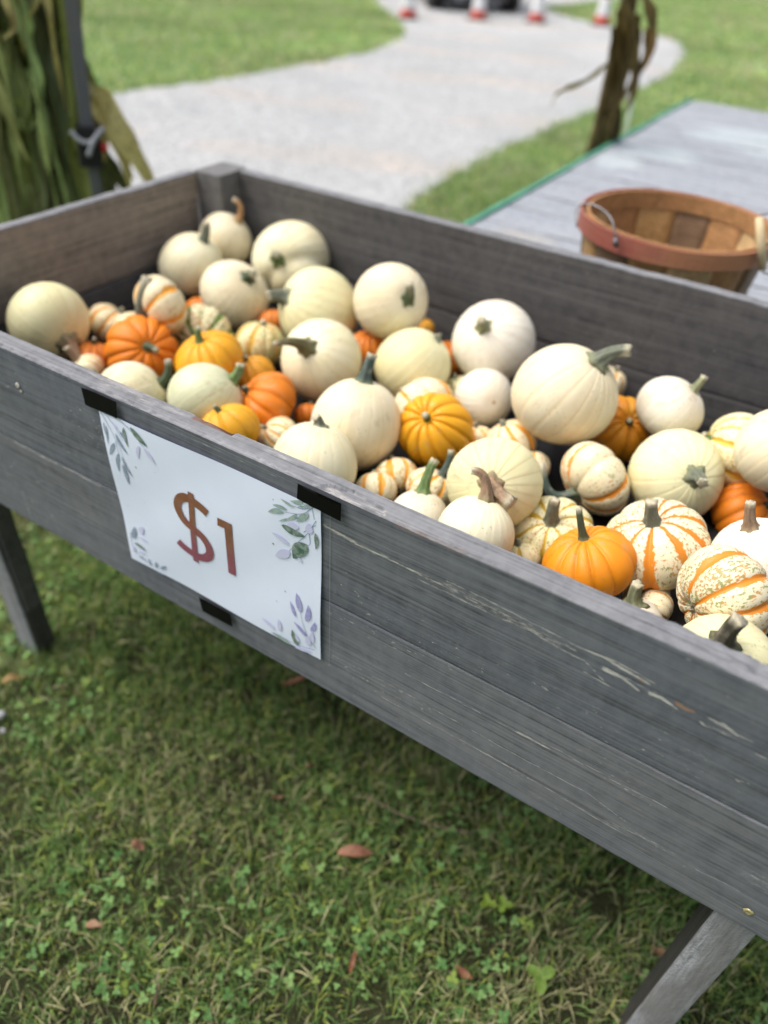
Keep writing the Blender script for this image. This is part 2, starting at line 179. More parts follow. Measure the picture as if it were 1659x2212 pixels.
def tag(o, label=None, cat=None, group=None, kind=None):
    if label: o["label"] = label
    if cat: o["category"] = cat
    if group: o["group"] = group
    if kind: o["kind"] = kind
    return o

def thing(name, label, cat, loc=(0, 0, 0), group=None, rz=0):
    o = bpy.data.objects.new(name, None); COL.objects.link(o)
    o.empty_display_size = 0.05; o.location = loc; o.rotation_euler = (0, 0, rz)
    return tag(o, label, cat, group)

def box_vf(x0, x1, y0, y1, z0, z1):
    V = [(x0,y0,z0),(x1,y0,z0),(x1,y1,z0),(x0,y1,z0),(x0,y0,z1),(x1,y0,z1),(x1,y1,z1),(x0,y1,z1)]
    F = [(0,3,2,1),(4,5,6,7),(0,1,5,4),(1,2,6,5),(2,3,7,6),(3,0,4,7)]
    return V, F

def join(parts):
    V, F = [], []
    for v, f in parts:
        o = len(V); V += list(v); F += [tuple(i+o for i in q) for q in f]
    return V, F

def tube(path, radii, n=10, caps=True, ridge=0.0, nr=5):
    path = [Vector(p) for p in path]
    V, F = [], []
    t0 = (path[1]-path[0]).normalized()
    ref = Vector((0, 0, 1)) if abs(t0.z) < 0.9 else Vector((1, 0, 0))
    u = t0.cross(ref).normalized()
    for i, p in enumerate(path):
        a = path[max(i-1, 0)]; b = path[min(i+1, len(path)-1)]
        t = (b-a).normalized(); u = (u - t*u.dot(t)).normalized(); w = t.cross(u)
        r = radii[i] if hasattr(radii, '__len__') else radii
        for k in range(n):
            an = 2*math.pi*k/n
            rr = r*(1+ridge*math.cos(nr*an))
            V.append(p + u*math.cos(an)*rr + w*math.sin(an)*rr)
    m = len(path)
    for i in range(m-1):
        for k in range(n):
            a = i*n+k; b = i*n+(k+1) % n
            F.append((a, b, b+n, a+n))
    if caps:
        F.append(tuple(range(n-1, -1, -1))); F.append(tuple((m-1)*n+k for k in range(n)))
    return V, F

def catmull(P, k=6):
    P = [Vector(p) for p in P]
    P = [P[0]*2-P[1]] + P + [P[-1]*2-P[-2]]
    out = []
    for i in range(1, len(P)-2):
        for j in range(k):
            t = j/k
            a, b, c, d = P[i-1], P[i], P[i+1], P[i+2]
            out.append(0.5*((2*b)+(c-a)*t+(2*a-5*b+4*c-d)*t*t+(3*b-a-3*c+d)*t**3))
    out.append(P[-2]); return out

def vnoise(x, y, seed=0):
    """2-D value noise on arrays, range -1..1"""
    x = np.asarray(x, float); y = np.asarray(y, float)
    xi = np.floor(x).astype(np.int64); yi = np.floor(y).astype(np.int64)
    fx = x-xi; fy = y-yi; fx = fx*fx*(3-2*fx); fy = fy*fy*(3-2*fy)
    def h(a, b):
        n = (a*374761393 + b*668265263 + seed*1442695041) & 0xffffffff
        n = ((n ^ (n >> 13))*1274126177) & 0xffffffff
        return ((n ^ (n >> 16)) & 0xffff)/32767.5-1
    return (h(xi, yi)*(1-fx)+h(xi+1, yi)*fx)*(1-fy)+(h(xi, yi+1)*(1-fx)+h(xi+1, yi+1)*fx)*fy

# ---------------------------------------------------------------- materials
class NT:
    def __init__(s, name):
        s.m = bpy.data.materials.new(name); s.m.use_nodes = True
        s.t = s.m.node_tree; s.n = s.t.nodes; s.l = s.t.links
        s.b = s.n["Principled BSDF"]
    def node(s, typ, **kw):
        n = s.n.new(typ)
        for k, v in kw.items(): setattr(n, k, v)
        return n
    def link(s, a, b): s.l.new(a, b)
    def val(s, sock, v):
        if hasattr(v, 'is_linked') or hasattr(v, 'links'): s.l.new(v, sock)
        else: sock.default_value = v
    def coord(s, kind="Object", scale=(1, 1, 1), rand=0.0):
        tc = s.node("ShaderNodeTexCoord"); mp = s.node("ShaderNodeMapping")
        s.link(tc.outputs[kind], mp.inputs["Vector"]); mp.inputs["Scale"].default_value = scale
        if rand:
            oi = s.node("ShaderNodeObjectInfo"); mu = s.math('MULTIPLY', oi.outputs["Random"], rand)
            cb = s.node("ShaderNodeCombineXYZ")
            for k in range(3): s.link(mu, cb.inputs[k])
            s.link(cb.outputs[0], mp.inputs["Location"])
        return mp.outputs[0]
    def noise(s, vec, scale=5, detail=4, rough=0.55, dist=0.0):
        n = s.node("ShaderNodeTexNoise"); s.link(vec, n.inputs["Vector"])
        n.inputs["Scale"].default_value = scale; n.inputs["Detail"].default_value = detail
        n.inputs["Roughness"].default_value = rough; n.inputs["Distortion"].default_value = dist
        return n.outputs["Fac"]
    def math(s, op, a, b=None, c=None, clamp=False):
        n = s.node("ShaderNodeMath", operation=op); n.use_clamp = clamp
        s.val(n.inputs[0], a)
        if b is not None: s.val(n.inputs[1], b)
        if c is not None: s.val(n.inputs[2], c)
        return n.outputs[0]
    def remap(s, v, a, b, c=0.0, d=1.0, smooth=False):
        n = s.node("ShaderNodeMapRange"); n.clamp = True
        if smooth: n.interpolation_type = 'SMOOTHSTEP'
        s.val(n.inputs["Value"], v)
        n.inputs["From Min"].default_value = a; n.inputs["From Max"].default_value = b
        n.inputs["To Min"].default_value = c; n.inputs["To Max"].default_value = d
        return n.outputs["Result"]
    def mix(s, f, a, b, mode='MIX'):
        n = s.node("ShaderNodeMix", data_type='RGBA', blend_type=mode)
        s.val(n.inputs[0], f)
        for k, v in ((6, a), (7, b)):
            if isinstance(v, tuple): n.inputs[k].default_value = v if len(v) == 4 else (*v, 1)
            else: s.l.new(v, n.inputs[k])
        return n.outputs[2]
    def ramp(s, f, stops):
        n = s.node("ShaderNodeValToRGB"); s.link(f, n.inputs[0]); cr = n.color_ramp
        while len(cr.elements) < len(stops): cr.elements.new(0.5)
        for e, (p, c) in zip(cr.elements, stops): e.position = p; e.color = (*c, 1)
        return n.outputs[0]
    def attr(s, name, typ='GEOMETRY', out="Fac"):
        n = s.node("ShaderNodeAttribute"); n.attribute_name = name; n.attribute_type = typ
        return n.outputs[out]
    def bump(s, h, strength=0.3, dist=0.001):
        n = s.node("ShaderNodeBump"); s.link(h, n.inputs["Height"])
        n.inputs["Strength"].default_value = strength; n.inputs["Distance"].default_value = dist
        s.link(n.outputs[0], s.b.inputs["Normal"]); return n
    def color(s, c):
        if isinstance(c, tuple): s.b.inputs["Base Color"].default_value = (*c, 1)
        else: s.link(c, s.b.inputs["Base Color"])
    def rough(s, r): s.val(s.b.inputs["Roughness"], r)

def simple(name, c, rough=0.6, var=0.15, scale=30, metal=0.0, spec=0.5, bump=0.0):
    t = NT(name)
    n = t.noise(t.coord(rand=9), scale, 4)
    f = t.remap(n, 0.3, 0.7)
    t.color(t.mix(f, tuple(x*(1-var) for x in c), tuple(min(1, x*(1+var)) for x in c)))
    t.rough(rough); t.b.inputs["Metallic"].default_value = metal
    t.b.inputs["Specular IOR Level"].default_value = spec
    if bump: t.bump(n, bump, 0.002)
    return t.m

def wood(name, dark, mid, light, pale=(0.42, 0.43, 0.38), tan=(0.36, 0.2, 0.1), blue=(0.05, 0.065, 0.1), rough=0.62, big=0.6, bump=0.35, long_scale=1.0, specks=True, cracks=0.75):
    t = NT(name)
    L = long_scale
    fine = t.noise(t.coord(scale=(3*L, 220, 220), rand=13), 1.5, 5, 0.65)
    grain = t.noise(t.coord(scale=(1.2*L, 85, 85), rand=7), 1.0, 5, 0.65, 0.3)
    streak = t.noise(t.coord(scale=(0.9*L, 13, 13), rand=5), 1.0, 4, 0.6, 0.3)
    blotch = t.noise(t.coord(scale=(2.2*L, 7, 7), rand=3), 1.0, 3, 0.55)
    cross = t.noise(t.coord(scale=(60, 45, 45), rand=2), 1.0, 5, 0.7)
    c = t.ramp(grain, [(0.22, dark), (0.5, mid), (0.80, light)])
    c = t.mix(t.remap(blotch, 0.42, 0.68, 0, big), c, blue)
    c = t.mix(t.remap(streak, 0.5, 0.75, 0, 0.25), c, light)
    c = t.mix(t.remap(fine, 0.36, 0.50, 0.7, 0.0), c, tuple(x*0.42 for x in dark))
    c = t.mix(t.remap(fine, 0.56, 0.72, 0.0, 0.26), c, tuple(min(1, x*1.7) for x in light))
    c = t.mix(t.remap(cross, 0.35, 0.65, 0.0, 0.34), c, tuple(min(1, x*1.35) for x in light))
    if specks:
        sp = t.noise(t.coord(scale=(140, 330, 330), rand=2), 1.0, 2, 0.5)
        msk = t.noise(t.coord(scale=(5, 18, 18), rand=8), 1.0, 3, 0.6)
        c = t.mix(t.math('MULTIPLY', t.remap(sp, 0.68, 0.74), t.remap(msk, 0.5, 0.65, 0, 0.6)), c, pale)
    ck = t.noise(t.coord(scale=(0.8*L, 60, 60), rand=29), 1.0, 2, 0.4, 0.2)
    ckm = t.remap(t.math('ABSOLUTE', t.math('SUBTRACT', ck, 0.47)), 0.0, 0.006, cracks, 0.0)
    ckm = t.math('MULTIPLY', ckm, t.remap(t.noise(t.coord(scale=(3, 6, 6), rand=33), 1.0, 2), 0.48, 0.6))
    c = t.mix(ckm, c, tuple(x*0.25 for x in dark))
    brk = t.noise(t.coord(scale=(75, 800, 800)), 1.0, 5, 0.8)
    sc = t.attr("scratch")
    sm = t.remap(t.math('ADD', sc, t.math('MULTIPLY', t.math('SUBTRACT', brk, 0.5), 3.4)), 0.40, 1.0, 0, 0.85)
    sm = t.math('MULTIPLY', sm, t.remap(sc, 0.02, 0.15))
    c = t.mix(sm, c, pale)
    tn = t.attr("tan")
    tm = t.math('MULTIPLY', t.remap(t.math('ADD', tn, t.math('MULTIPLY', t.math('SUBTRACT', brk, 0.5), 2.2)), 0.4, 0.9, 0, 0.8), t.remap(tn, 0.02, 0.12))
    c = t.mix(tm, c, tan)
    t.color(c); t.rough(t.remap(grain, 0.3, 0.7, rough+0.1, rough-0.08))
    t.b.inputs["Specular IOR Level"].default_value = 0.35
    h = t.math('SUBTRACT', t.math('ADD', t.math('MULTIPLY', fine, 0.7), t.math('ADD', t.math('MULTIPLY', grain, 0.6), t.math('MULTIPLY', cross, 0.3))), t.math('MULTIPLY', ckm, 0.8))
    t.bump(h, bump, 0.0015)
    return t.m

M = {}
M['slate'] = wood('stained slate wood', (0.088, 0.096, 0.110), (0.122, 0.132, 0.150), (0.154, 0.165, 0.183), pale=(0.60, 0.59, 0.54), blue=(0.082, 0.094, 0.135), cracks=0.45)
M['slate2'] = wood('stained slate wood lower', (0.100, 0.106, 0.118), (0.138, 0.146, 0.161), (0.172, 0.180, 0.193), pale=(0.6, 0.59, 0.55), big=0.75, blue=(0.098, 0.110, 0.152), cracks=0.45)
M['top'] = wood('weathered board edge', (0.10, 0.103, 0.112), (0.165, 0.170, 0.182), (0.24, 0.246, 0.258), pale=(0.38, 0.36, 0.35), tan=(0.17, 0.07, 0.035), blue=(0.15, 0.155, 0.18), bump=0.7, cracks=0.0)
M['brown'] = wood('brown grey wood', (0.12, 0.10, 0.085), (0.21, 0.175, 0.15), (0.29, 0.25, 0.215), blue=(0.17, 0.15, 0.14), big=0.35)
M['darkwood'] = wood('dark inner wood', (0.048, 0.047, 0.049), (0.082, 0.080, 0.080), (0.125, 0.120, 0.117), blue=(0.077, 0.08, 0.092), big=0.4)
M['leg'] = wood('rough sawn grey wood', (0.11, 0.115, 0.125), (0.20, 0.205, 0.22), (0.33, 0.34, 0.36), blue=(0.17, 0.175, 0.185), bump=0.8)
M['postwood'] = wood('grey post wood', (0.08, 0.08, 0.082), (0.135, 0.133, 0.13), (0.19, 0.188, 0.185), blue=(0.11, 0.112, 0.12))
M['legshade'] = wood('shaded leg side wood', (0.03, 0.028, 0.027), (0.048, 0.044, 0.042), (0.07, 0.066, 0.064), blue=(0.04, 0.045, 0.05))  # shadow on the leg sides is put into this darker wood colour
M['table'] = wood('weathered table plank', (0.16, 0.175, 0.20), (0.27, 0.29, 0.325), (0.38, 0.40, 0.43), pale=(0.58, 0.68, 0.70), blue=(0.23, 0.255, 0.31), tan=(0.42, 0.35, 0.22), big=0.5, specks=False)

# rough saw marks on the leg material
def saw_marks():
    t = NT('saw marked leg face')
    v = t.coord(scale=(1, 1, 1))
    w = t.node("ShaderNodeTexWave"); w.wave_type = 'BANDS'; w.bands_direction = 'DIAGONAL'
    t.link(v, w.inputs["Vector"]); w.inputs["Scale"].default_value = 75; w.inputs["Distortion"].default_value = 14
    w.inputs["Detail"].default_value = 3; w.inputs["Detail Scale"].default_value = 1.2
    n = t.noise(t.coord(scale=(25, 300, 300)), 1, 5, 0.7); b = t.noise(t.coord(scale=(6, 20, 20)), 1, 3)
    c = t.ramp(n, [(0.3, (0.15, 0.155, 0.165)), (0.5, (0.30, 0.31, 0.33)), (0.72, (0.46, 0.47, 0.50))])
    c = t.mix(t.remap(b, 0.45, 0.62, 0, 0.7), c, (0.17, 0.165, 0.16))
    c = t.mix(t.math('MULTIPLY', t.remap(w.outputs["Fac"], 0.0, 0.3, 0.45, 0.0), t.remap(b, 0.35, 0.6, 1, 0.2)), c, (0.08, 0.082, 0.09))
    t.color(c); t.rough(0.75)
    t.b.inputs['Specular IOR Level'].default_value = 0.2
    t.bump(t.math('ADD', t.math('MULTIPLY', w.outputs["Fac"], 0.5), n), 0.35, 0.001)
    return t.m
M['saw'] = saw_marks()

def pumpkin_plain():
    t = NT('smooth pumpkin skin')
    oi = t.node("ShaderNodeObjectInfo")
    base = oi.outputs["Color"]
    rib = t.attr("rib")        # 1 on the line between two ribs
    lon = t.coord(scale=(1, 1, 0.25), rand=17)
    n1 = t.noise(lon, 14, 4, 0.6); n2 = t.noise(t.coord(rand=11), 60, 4, 0.6)
    tint = t.attr("shade_col", 'OBJECT', 'Color')
    c = t.mix(t.remap(n1, 0.38, 0.68, 0, 0.5), base, tint)
    c = t.mix(t.math('MULTIPLY', t.math('MULTIPLY', t.remap(rib, 0.25, 0.9), t.remap(n1, 0.35, 0.6, 0.35, 1.0)), t.attr("line_amt", 'OBJECT')), c, tint)
    # irregular dark flecks and scars
    f = t.noise(t.coord(rand=23), 330, 2, 0.5); fm = t.noise(t.coord(rand=31), 26, 2, 0.5)
    fl = t.math('MULTIPLY', t.remap(f, 0.64, 0.70), t.remap(fm, 0.48, 0.60, 0, 0.65))
    c = t.mix(fl, c, (0.16, 0.13, 0.07))
    s = t.noise(t.coord(scale=(1, 1, 1), rand=41), 16, 5, 0.65)
    c = t.mix(t.remap(s, 0.56, 0.72, 0, 0.45), c, t.attr("blush_col", 'OBJECT', 'Color'))
    sf = t.noise(t.coord(scale=(1.6, 1.6, 0.5), rand=71), 60, 5, 0.7); sfm = t.noise(t.coord(rand=83), 11, 2)
    c = t.mix(t.math('MULTIPLY', t.remap(sf, 0.54, 0.66), t.remap(sfm, 0.47, 0.62, 0, 0.5)), c, (0.40, 0.31, 0.18))
    t.color(c)
    t.rough(t.remap(n2, 0.3, 0.7, 0.42, 0.62))
    t.b.inputs["Specular IOR Level"].default_value = 0.42
    t.b.inputs["Subsurface Weight"].default_value = 0.12
    t.b.inputs["Subsurface Radius"].default_value = (1, 0.6, 0.3); t.b.inputs["Subsurface Scale"].default_value = 0.008
    t.bump(t.math('ADD', n2, t.math('MULTIPLY', n1, 1.5)), 0.10, 0.002)
    return t.m

def pumpkin_striped():
    t = NT('striped speckled pumpkin skin')
    oi = t.node("ShaderNodeObjectInfo")
    base = oi.outputs["Color"]
    stripe = t.attr("stripe")
    scol = t.attr("stripe_col", 'OBJECT', 'Color'); gcol = t.attr("shade_col", 'OBJECT', 'Color')
    amt = t.attr("speck", 'OBJECT')
    ed = t.noise(t.coord(scale=(1, 1, 0.45), rand=17), 150, 4, 0.65)
    wide = t.noise(t.coord(rand=7), 22, 3, 0.5)
    m = t.math('ADD', stripe, t.math('ADD', t.math('MULTIPLY', t.math('SUBTRACT', ed, 0.5), 1.5), t.math('MULTIPLY', t.math('SUBTRACT', wide, 0.5), 0.7)))
    sm = t.remap(m, 0.50, 0.60)
    n1 = t.noise(t.coord(rand=3), 20, 3, 0.6)
    c = t.mix(t.remap(n1, 0.4, 0.7, 0, 0.35), base, (0.72, 0.62, 0.38))
    # speckles, lengthwise, strongest on lower half
    sp = t.noise(t.coord(scale=(1, 1, 0.5), rand=29), 380, 3, 0.62)
    pm = t.noise(t.coord(rand=37), 16, 3, 0.6)
    th = t.math('ADD', sp, t.math('MULTIPLY', t.math('SUBTRACT', pm, 0.5), 0.35))
    k = t.remap(t.math('ADD', th, t.math('MULTIPLY', amt, 0.16)), 0.64, 0.69)
    spc = t.mix(t.remap(t.noise(t.coord(rand=51), 70, 2), 0.45, 0.55), (0.50, 0.22, 0.03), gcol)
    c = t.mix(t.math('MULTIPLY', k, 0.85), c, spc)
    gs = t.remap(t.noise(t.coord(scale=(1, 1, 0.6), rand=61), 55, 3), 0.56, 0.66, 0, 0.6)
    sc2 = t.mix(t.math('MULTIPLY', gs, amt), scol, gcol)
    c = t.mix(sm, c, sc2)
    rib = t.attr("rib")
    c = t.mix(t.math('MULTIPLY', t.remap(rib, 0.75, 1.0), 0.25), c, (0.35, 0.25, 0.1))
    t.color(c); t.rough(t.remap(ed, 0.3, 0.7, 0.38, 0.55))
    t.b.inputs["Specular IOR Level"].default_value = 0.4
    t.b.inputs["Subsurface Weight"].default_value = 0.08; t.b.inputs["Subsurface Scale"].default_value = 0.006
    t.bump(t.math('ADD', ed, sm), 0.14, 0.002)
    return t.m

def stem_mat():
    t = NT('pumpkin stem')
    oi = t.node("ShaderNodeObjectInfo"); base = oi.outputs["Color"]
    n = t.noise(t.coord(scale=(1, 1, 0.3), rand=9), 240, 5, 0.7); b = t.noise(t.coord(rand=4), 60, 3)
    c = t.mix(t.remap(n, 0.35, 0.65, 0.55, 0.0), base, (0.03, 0.028, 0.02))
    c = t.mix(t.remap(b, 0.55, 0.75, 0, 0.45), c, (0.42, 0.38, 0.3))
    c = t.mix(t.remap(t.attr("tip"), 0.80, 0.98, 0, 0.85), c, (0.55, 0.50, 0.36))
    c = t.mix(t.remap(t.attr("tip"), 0.18, 0.0, 0, 0.5), c, (0.30, 0.32, 0.16))
    t.color(c); t.rough(0.75); t.bump(n, 0.7, 0.0012)
    return t.m

M['plain'] = pumpkin_plain(); M['striped'] = pumpkin_striped(); M['stem'] = stem_mat()

def grass_mat():
    t = NT('grass blades'); c = t.attr("col", out="Color"); t.color(c); t.rough(0.55)
    t.b.inputs["Specular IOR Level"].default_value = 0.25
    tr = t.node("ShaderNodeBsdfTranslucent"); t.link(c, tr.inputs[0])
    mx = t.node("ShaderNodeMixShader"); mx.inputs[0].default_value = 0.25
    t.link(t.b.outputs[0], mx.inputs[1]); t.link(tr.outputs[0], mx.inputs[2])
    t.link(mx.outputs[0], t.n["Material Output"].inputs["Surface"])
    return t.m
M['grass'] = grass_mat()

def leaf_mat(name, a, b, c3, along=30):
    t = NT(name)
    n = t.noise(t.coord(scale=(6, 6, 1.5), rand=19), 4, 5, 0.6); f = t.noise(t.coord(scale=(1, 1, 0.12), rand=5), 260, 3)
    oi = t.node("ShaderNodeObjectInfo")
    c = t.ramp(n, [(0.3, a), (0.5, b), (0.7, c3)])
    c = t.mix(1.0, c, oi.outputs["Color"], 'MULTIPLY')
    c = t.mix(t.remap(f, 0.35, 0.6, 0.45, 0), c, tuple(x*0.4 for x in a))
    t.color(c); t.rough(0.55); t.bump(f, 0.5, 0.003)
    tr = t.node("ShaderNodeBsdfTranslucent"); t.link(c, tr.inputs[0])
    mx = t.node("ShaderNodeMixShader"); mx.inputs[0].default_value = 0.3
    t.link(t.b.outputs[0], mx.inputs[1]); t.link(tr.outputs[0], mx.inputs[2])
    t.link(mx.outputs[0], t.n["Material Output"].inputs["Surface"])
    return t.m
M['corn'] = leaf_mat('corn leaf green', (0.13, 0.15, 0.055), (0.26, 0.29, 0.11), (0.42, 0.45, 0.22))
M['corndry'] = leaf_mat('corn leaf dry', (0.28, 0.19, 0.08), (0.54, 0.48, 0.16), (0.66, 0.60, 0.26))
M['lime'] = leaf_mat('corn sheath lime', (0.22, 0.27, 0.05), (0.34, 0.40, 0.09), (0.42, 0.46, 0.15))
M['stalkdark'] = leaf_mat('dried stalk', (0.05, 0.034, 0.016), (0.12, 0.09, 0.03), (0.20, 0.17, 0.06))
M['deadleaf'] = leaf_mat('fallen leaf', (0.22, 0.10, 0.06), (0.36, 0.18, 0.11), (0.42, 0.25, 0.15))

M['black'] = simple('black tape', (0.0025, 0.0027, 0.0025), 0.65, 0.2, 60, spec=0.12)
M['blackplastic'] = simple('black plastic', (0.008, 0.008, 0.009), 0.5, 0.2)
M['liner'] = simple('black liner', (0.008, 0.008, 0.009), 0.6, 0.3, 20, bump=0.3, spec=0.25)
M['paper'] = simple('white paper', (0.74, 0.81, 0.98), 0.42, 0.03, 12, bump=0.25)
M['greymetal'] = simple('grey painted steel', (0.14, 0.145, 0.155), 0.4, 0.08, metal=0.2)
M['greyplastic'] = simple('grey plastic strap', (0.38, 0.39, 0.42), 0.4, 0.1)
M['red'] = simple('red plastic', (0.6, 0.03, 0.02), 0.35, 0.1)
M['conered'] = simple('cone red plastic', (0.62, 0.09, 0.06), 0.45, 0.1)
M['conewhite'] = simple('cone white sleeve', (0.75, 0.76, 0.78), 0.4, 0.04)
M['steel'] = simple('wire steel', (0.24, 0.24, 0.25), 0.5, 0.2, metal=0.9)
M['brass'] = simple('brassy screw', (0.42, 0.38, 0.2), 0.45, 0.3, metal=0.5)
M['splat'] = simple('dried white filler', (0.45, 0.43, 0.38), 0.8, 0.3, 400)
M['green_edge'] = simple('green edging tape', (0.06, 0.27, 0.18), 0.5, 0.3, 12)
M['grip'] = simple('pale wooden grip', (0.62, 0.5, 0.3), 0.5, 0.15, 40)
M['tanboard'] = simple('tan board', (0.48, 0.31, 0.15), 0.6, 0.15, 20)
M['stone'] = simple('grey stone', (0.3, 0.31, 0.33), 0.8, 0.3, 60, bump=0.5)
M['twig'] = simple('dry twig', (0.20, 0.15, 0.10), 0.8, 0.3, 60)
M['whitestake'] = simple('pale plastic stake', (0.42, 0.5, 0.4), 0.5, 0.05)

def ink(name, c1, c2, z0, z1, var=0.15):
    t = NT(name)
    tc = t.node("ShaderNodeTexCoord"); sp = t.node("ShaderNodeSeparateXYZ"); t.link(tc.outputs["Object"], sp.inputs[0])
    n = t.noise(t.coord(), 90, 4, 0.6)
    f = t.remap(t.math('ADD', sp.outputs["Z"], t.math('MULTIPLY', t.math('SUBTRACT', n, 0.5), 0.05)), z0, z1)
    c = t.mix(f, c1, c2)
    c = t.mix(t.remap(n, 0.3, 0.7, 0, var), c, (0.9, 0.9, 0.95))
    t.color(c); t.rough(0.5); return t.m
M['ink'] = ink('price ink', (0.25, 0.065, 0.10), (0.20, 0.075, 0.03), -0.165, -0.12, 0.06)
def wc(name, c):
    t = NT(name); n = t.noise(t.coord(), 160, 4, 0.6, 0.4)
    t.color(t.mix(t.remap(n, 0.35, 0.7), c, tuple(x+(0.72-x)*0.42 for x in c))); t.rough(0.5); return t.m
LEAFC = {'g': wc('print dark green', (0.05, 0.13, 0.09)), 'm': wc('print sage', (0.22, 0.34, 0.31)), 'b': wc('print slate blue', (0.18, 0.26, 0.38)),
         'l': wc('print lavender', (0.56, 0.58, 0.84)), 'p': wc('print violet', (0.27, 0.27, 0.58))}

# ---------------------------------------------------------------- ground, lawn, drive
def ground_mat():
    t = NT('lawn ground')
    v = t.coord(scale=(1, 1, 1))
    big = t.noise(v, 0.55, 4, 0.6); mid = t.noise(v, 3.5, 5, 0.65); fine = t.noise(v, 60, 5, 0.7); dry = t.noise(t.coord(scale=(0.4, 1.1, 1)), 1.1, 4, 0.55)
    c = t.ramp(mid, [(0.3, (0.15, 0.22, 0.07)), (0.5, (0.22, 0.30, 0.11)), (0.72, (0.30, 0.36, 0.16))])
    c = t.mix(t.remap(dry, 0.5, 0.72, 0, 0.75), c, (0.38, 0.33, 0.20))
    c = t.mix(t.remap(fine, 0.35, 0.62, 0.5, 0), c, (0.03, 0.045, 0.015))
    tc = t.node("ShaderNodeTexCoord"); sp = t.node("ShaderNodeSeparateXYZ"); t.link(tc.outputs["Object"], sp.inputs[0])
    dx = t.math('SUBTRACT', sp.outputs["X"], 0.35); dy = t.math('SUBTRACT', sp.outputs["Y"], 0.1)
    d = t.math('SQRT', t.math('ADD', t.math('MULTIPLY', dx, dx), t.math('MULTIPLY', dy, dy)))
    soil = t.mix(fine, (0.022, 0.025, 0.012), (0.06, 0.065, 0.03))
    c = t.mix(t.remap(d, 1.0, 2.2, 1, 0), c, soil)
    t.color(c); t.rough(0.95); t.bump(fine, 0.8, 0.02)
    t.b.inputs["Specular IOR Level"].default_value = 0.1
    return t.m
def grid_sheet(x0, x1, y0, y1, nx, ny, zf):
    X, Y = np.meshgrid(np.linspace(x0, x1, nx), np.linspace(y0, y1, ny))
    V = np.stack([X.ravel(), Y.ravel(), zf(X, Y).ravel()], 1)
    i = np.arange(nx*ny).reshape(ny, nx)
    F = np.stack([i[:-1, :-1].ravel(), i[:-1, 1:].ravel(), i[1:, 1:].ravel(), i[1:, :-1].ravel()], 1)
    return V, F
V, F = grid_sheet(-260, 260, -260, 260, 60, 60, lambda X, Y: X*0+GZ)
g = obj('lawn_ground', fast_mesh('lawn_ground', V, F, ground_mat())); tag(g, kind='structure')

def gravel_mat():
    t = NT('pale gravel')
    v = t.coord()
    n = t.noise(v, 45, 5, 0.75); sm = t.noise(v, 1.3, 3, 0.5)
    vo = t.node("ShaderNodeTexVoronoi"); t.link(v, vo.inputs["Vector"]); vo.inputs["Scale"].default_value = 55
    c = t.ramp(n, [(0.34, (0.24, 0.245, 0.25)), (0.5, (0.44, 0.45, 0.46)), (0.66, (0.64, 0.65, 0.66))])
    tr = t.noise(t.coord(scale=(0.9, 0.9, 1)), 1.5, 3, 0.5)
    wv = t.node("ShaderNodeTexWave"); wv.bands_direction = 'DIAGONAL'
    mp = t.coord(scale=(0.35, -0.75, 1)); t.link(mp, wv.inputs["Vector"]); wv.inputs["Scale"].default_value = 0.55; wv.inputs["Distortion"].default_value = 1.5
    k = t.math('MULTIPLY', t.remap(wv.outputs["Fac"], 0.55, 0.9), t.remap(tr, 0.42, 0.6, 0, 0.5))
    c = t.mix(k, c, (0.60, 0.48, 0.38))
    c = t.mix(t.remap(sm, 0.42, 0.62, 0, 0.5), c, (0.33, 0.35, 0.36))
    c = t.mix(t.remap(t.noise(v, 11, 4, 0.7), 0.45, 0.62, 0, 0.5), c, (0.30, 0.31, 0.32))
    c = t.mix(t.remap(vo.outputs["Distance"], 0.0, 0.35, 0.35, 0.0), c, (0.7, 0.7, 0.7))
    t.color(c); t.rough(0.9); t.bump(t.math('ADD', n, vo.outputs["Distance"]), 0.7, 0.01)
    t.b.inputs["Specular IOR Level"].default_value = 0.2
    return t.m
DR = [(-3.6, -5), (-2.9, -2.2), (-2.3, -0.8), (-1.8, 0.1), (-1.45, 0.9), (-1.2, 1.5), (-1.02, 2.1), (-0.96, 2.6)] + [tuple(p) for p in DRIVE_RIGHT] + [(-4.0, 18), (-3.0, 24)]
DL = [(-9.0, 24), (-8.8, 15), (-7.9, 12.6)] + [tuple(p) for p in DRIVE_LEFT[::-1]] + [(-4.0, 3.0), (-4.3, 2.0), (-4.9, 0.4), (-6.0, -2), (-7.5, -5)]
def edge_x(pts, ys, seed):
    P = catmull([(x, y, 0) for x, y in pts], 14); py = np.array([p.y for p in P]); px = np.array([p.x for p in P])
    return np.interp(ys, py, px)+0.035*vnoise(ys*7, ys*0, seed)+0.03*vnoise(ys*23, ys*0, seed+1)
DL = DL[::-1]
YS = np.linspace(-5, 24, 900)
XL_, XR_ = edge_x(DL, YS, 40), edge_x(DR, YS, 44)
V = np.concatenate([np.stack([XL_*(1-k/6)+XR_*k/6, YS, YS*0+GZ+0.004], 1) for k in range(7)])
i = np.arange(7*900).reshape(7, 900)
F = np.stack([i[:-1, :-1].ravel(), i[1:, :-1].ravel(), i[1:, 1:].ravel(), i[:-1, 1:].ravel()], 1)
dr = obj('gravel_drive', fast_mesh('gravel_drive', V, F, gravel_mat())); tag(dr, kind='structure')
def in_drive(x, y):
    return (x > np.interp(y, YS, XL_)) & (x < np.interp(y, YS, XR_)) & (y > -5) & (y < 24)

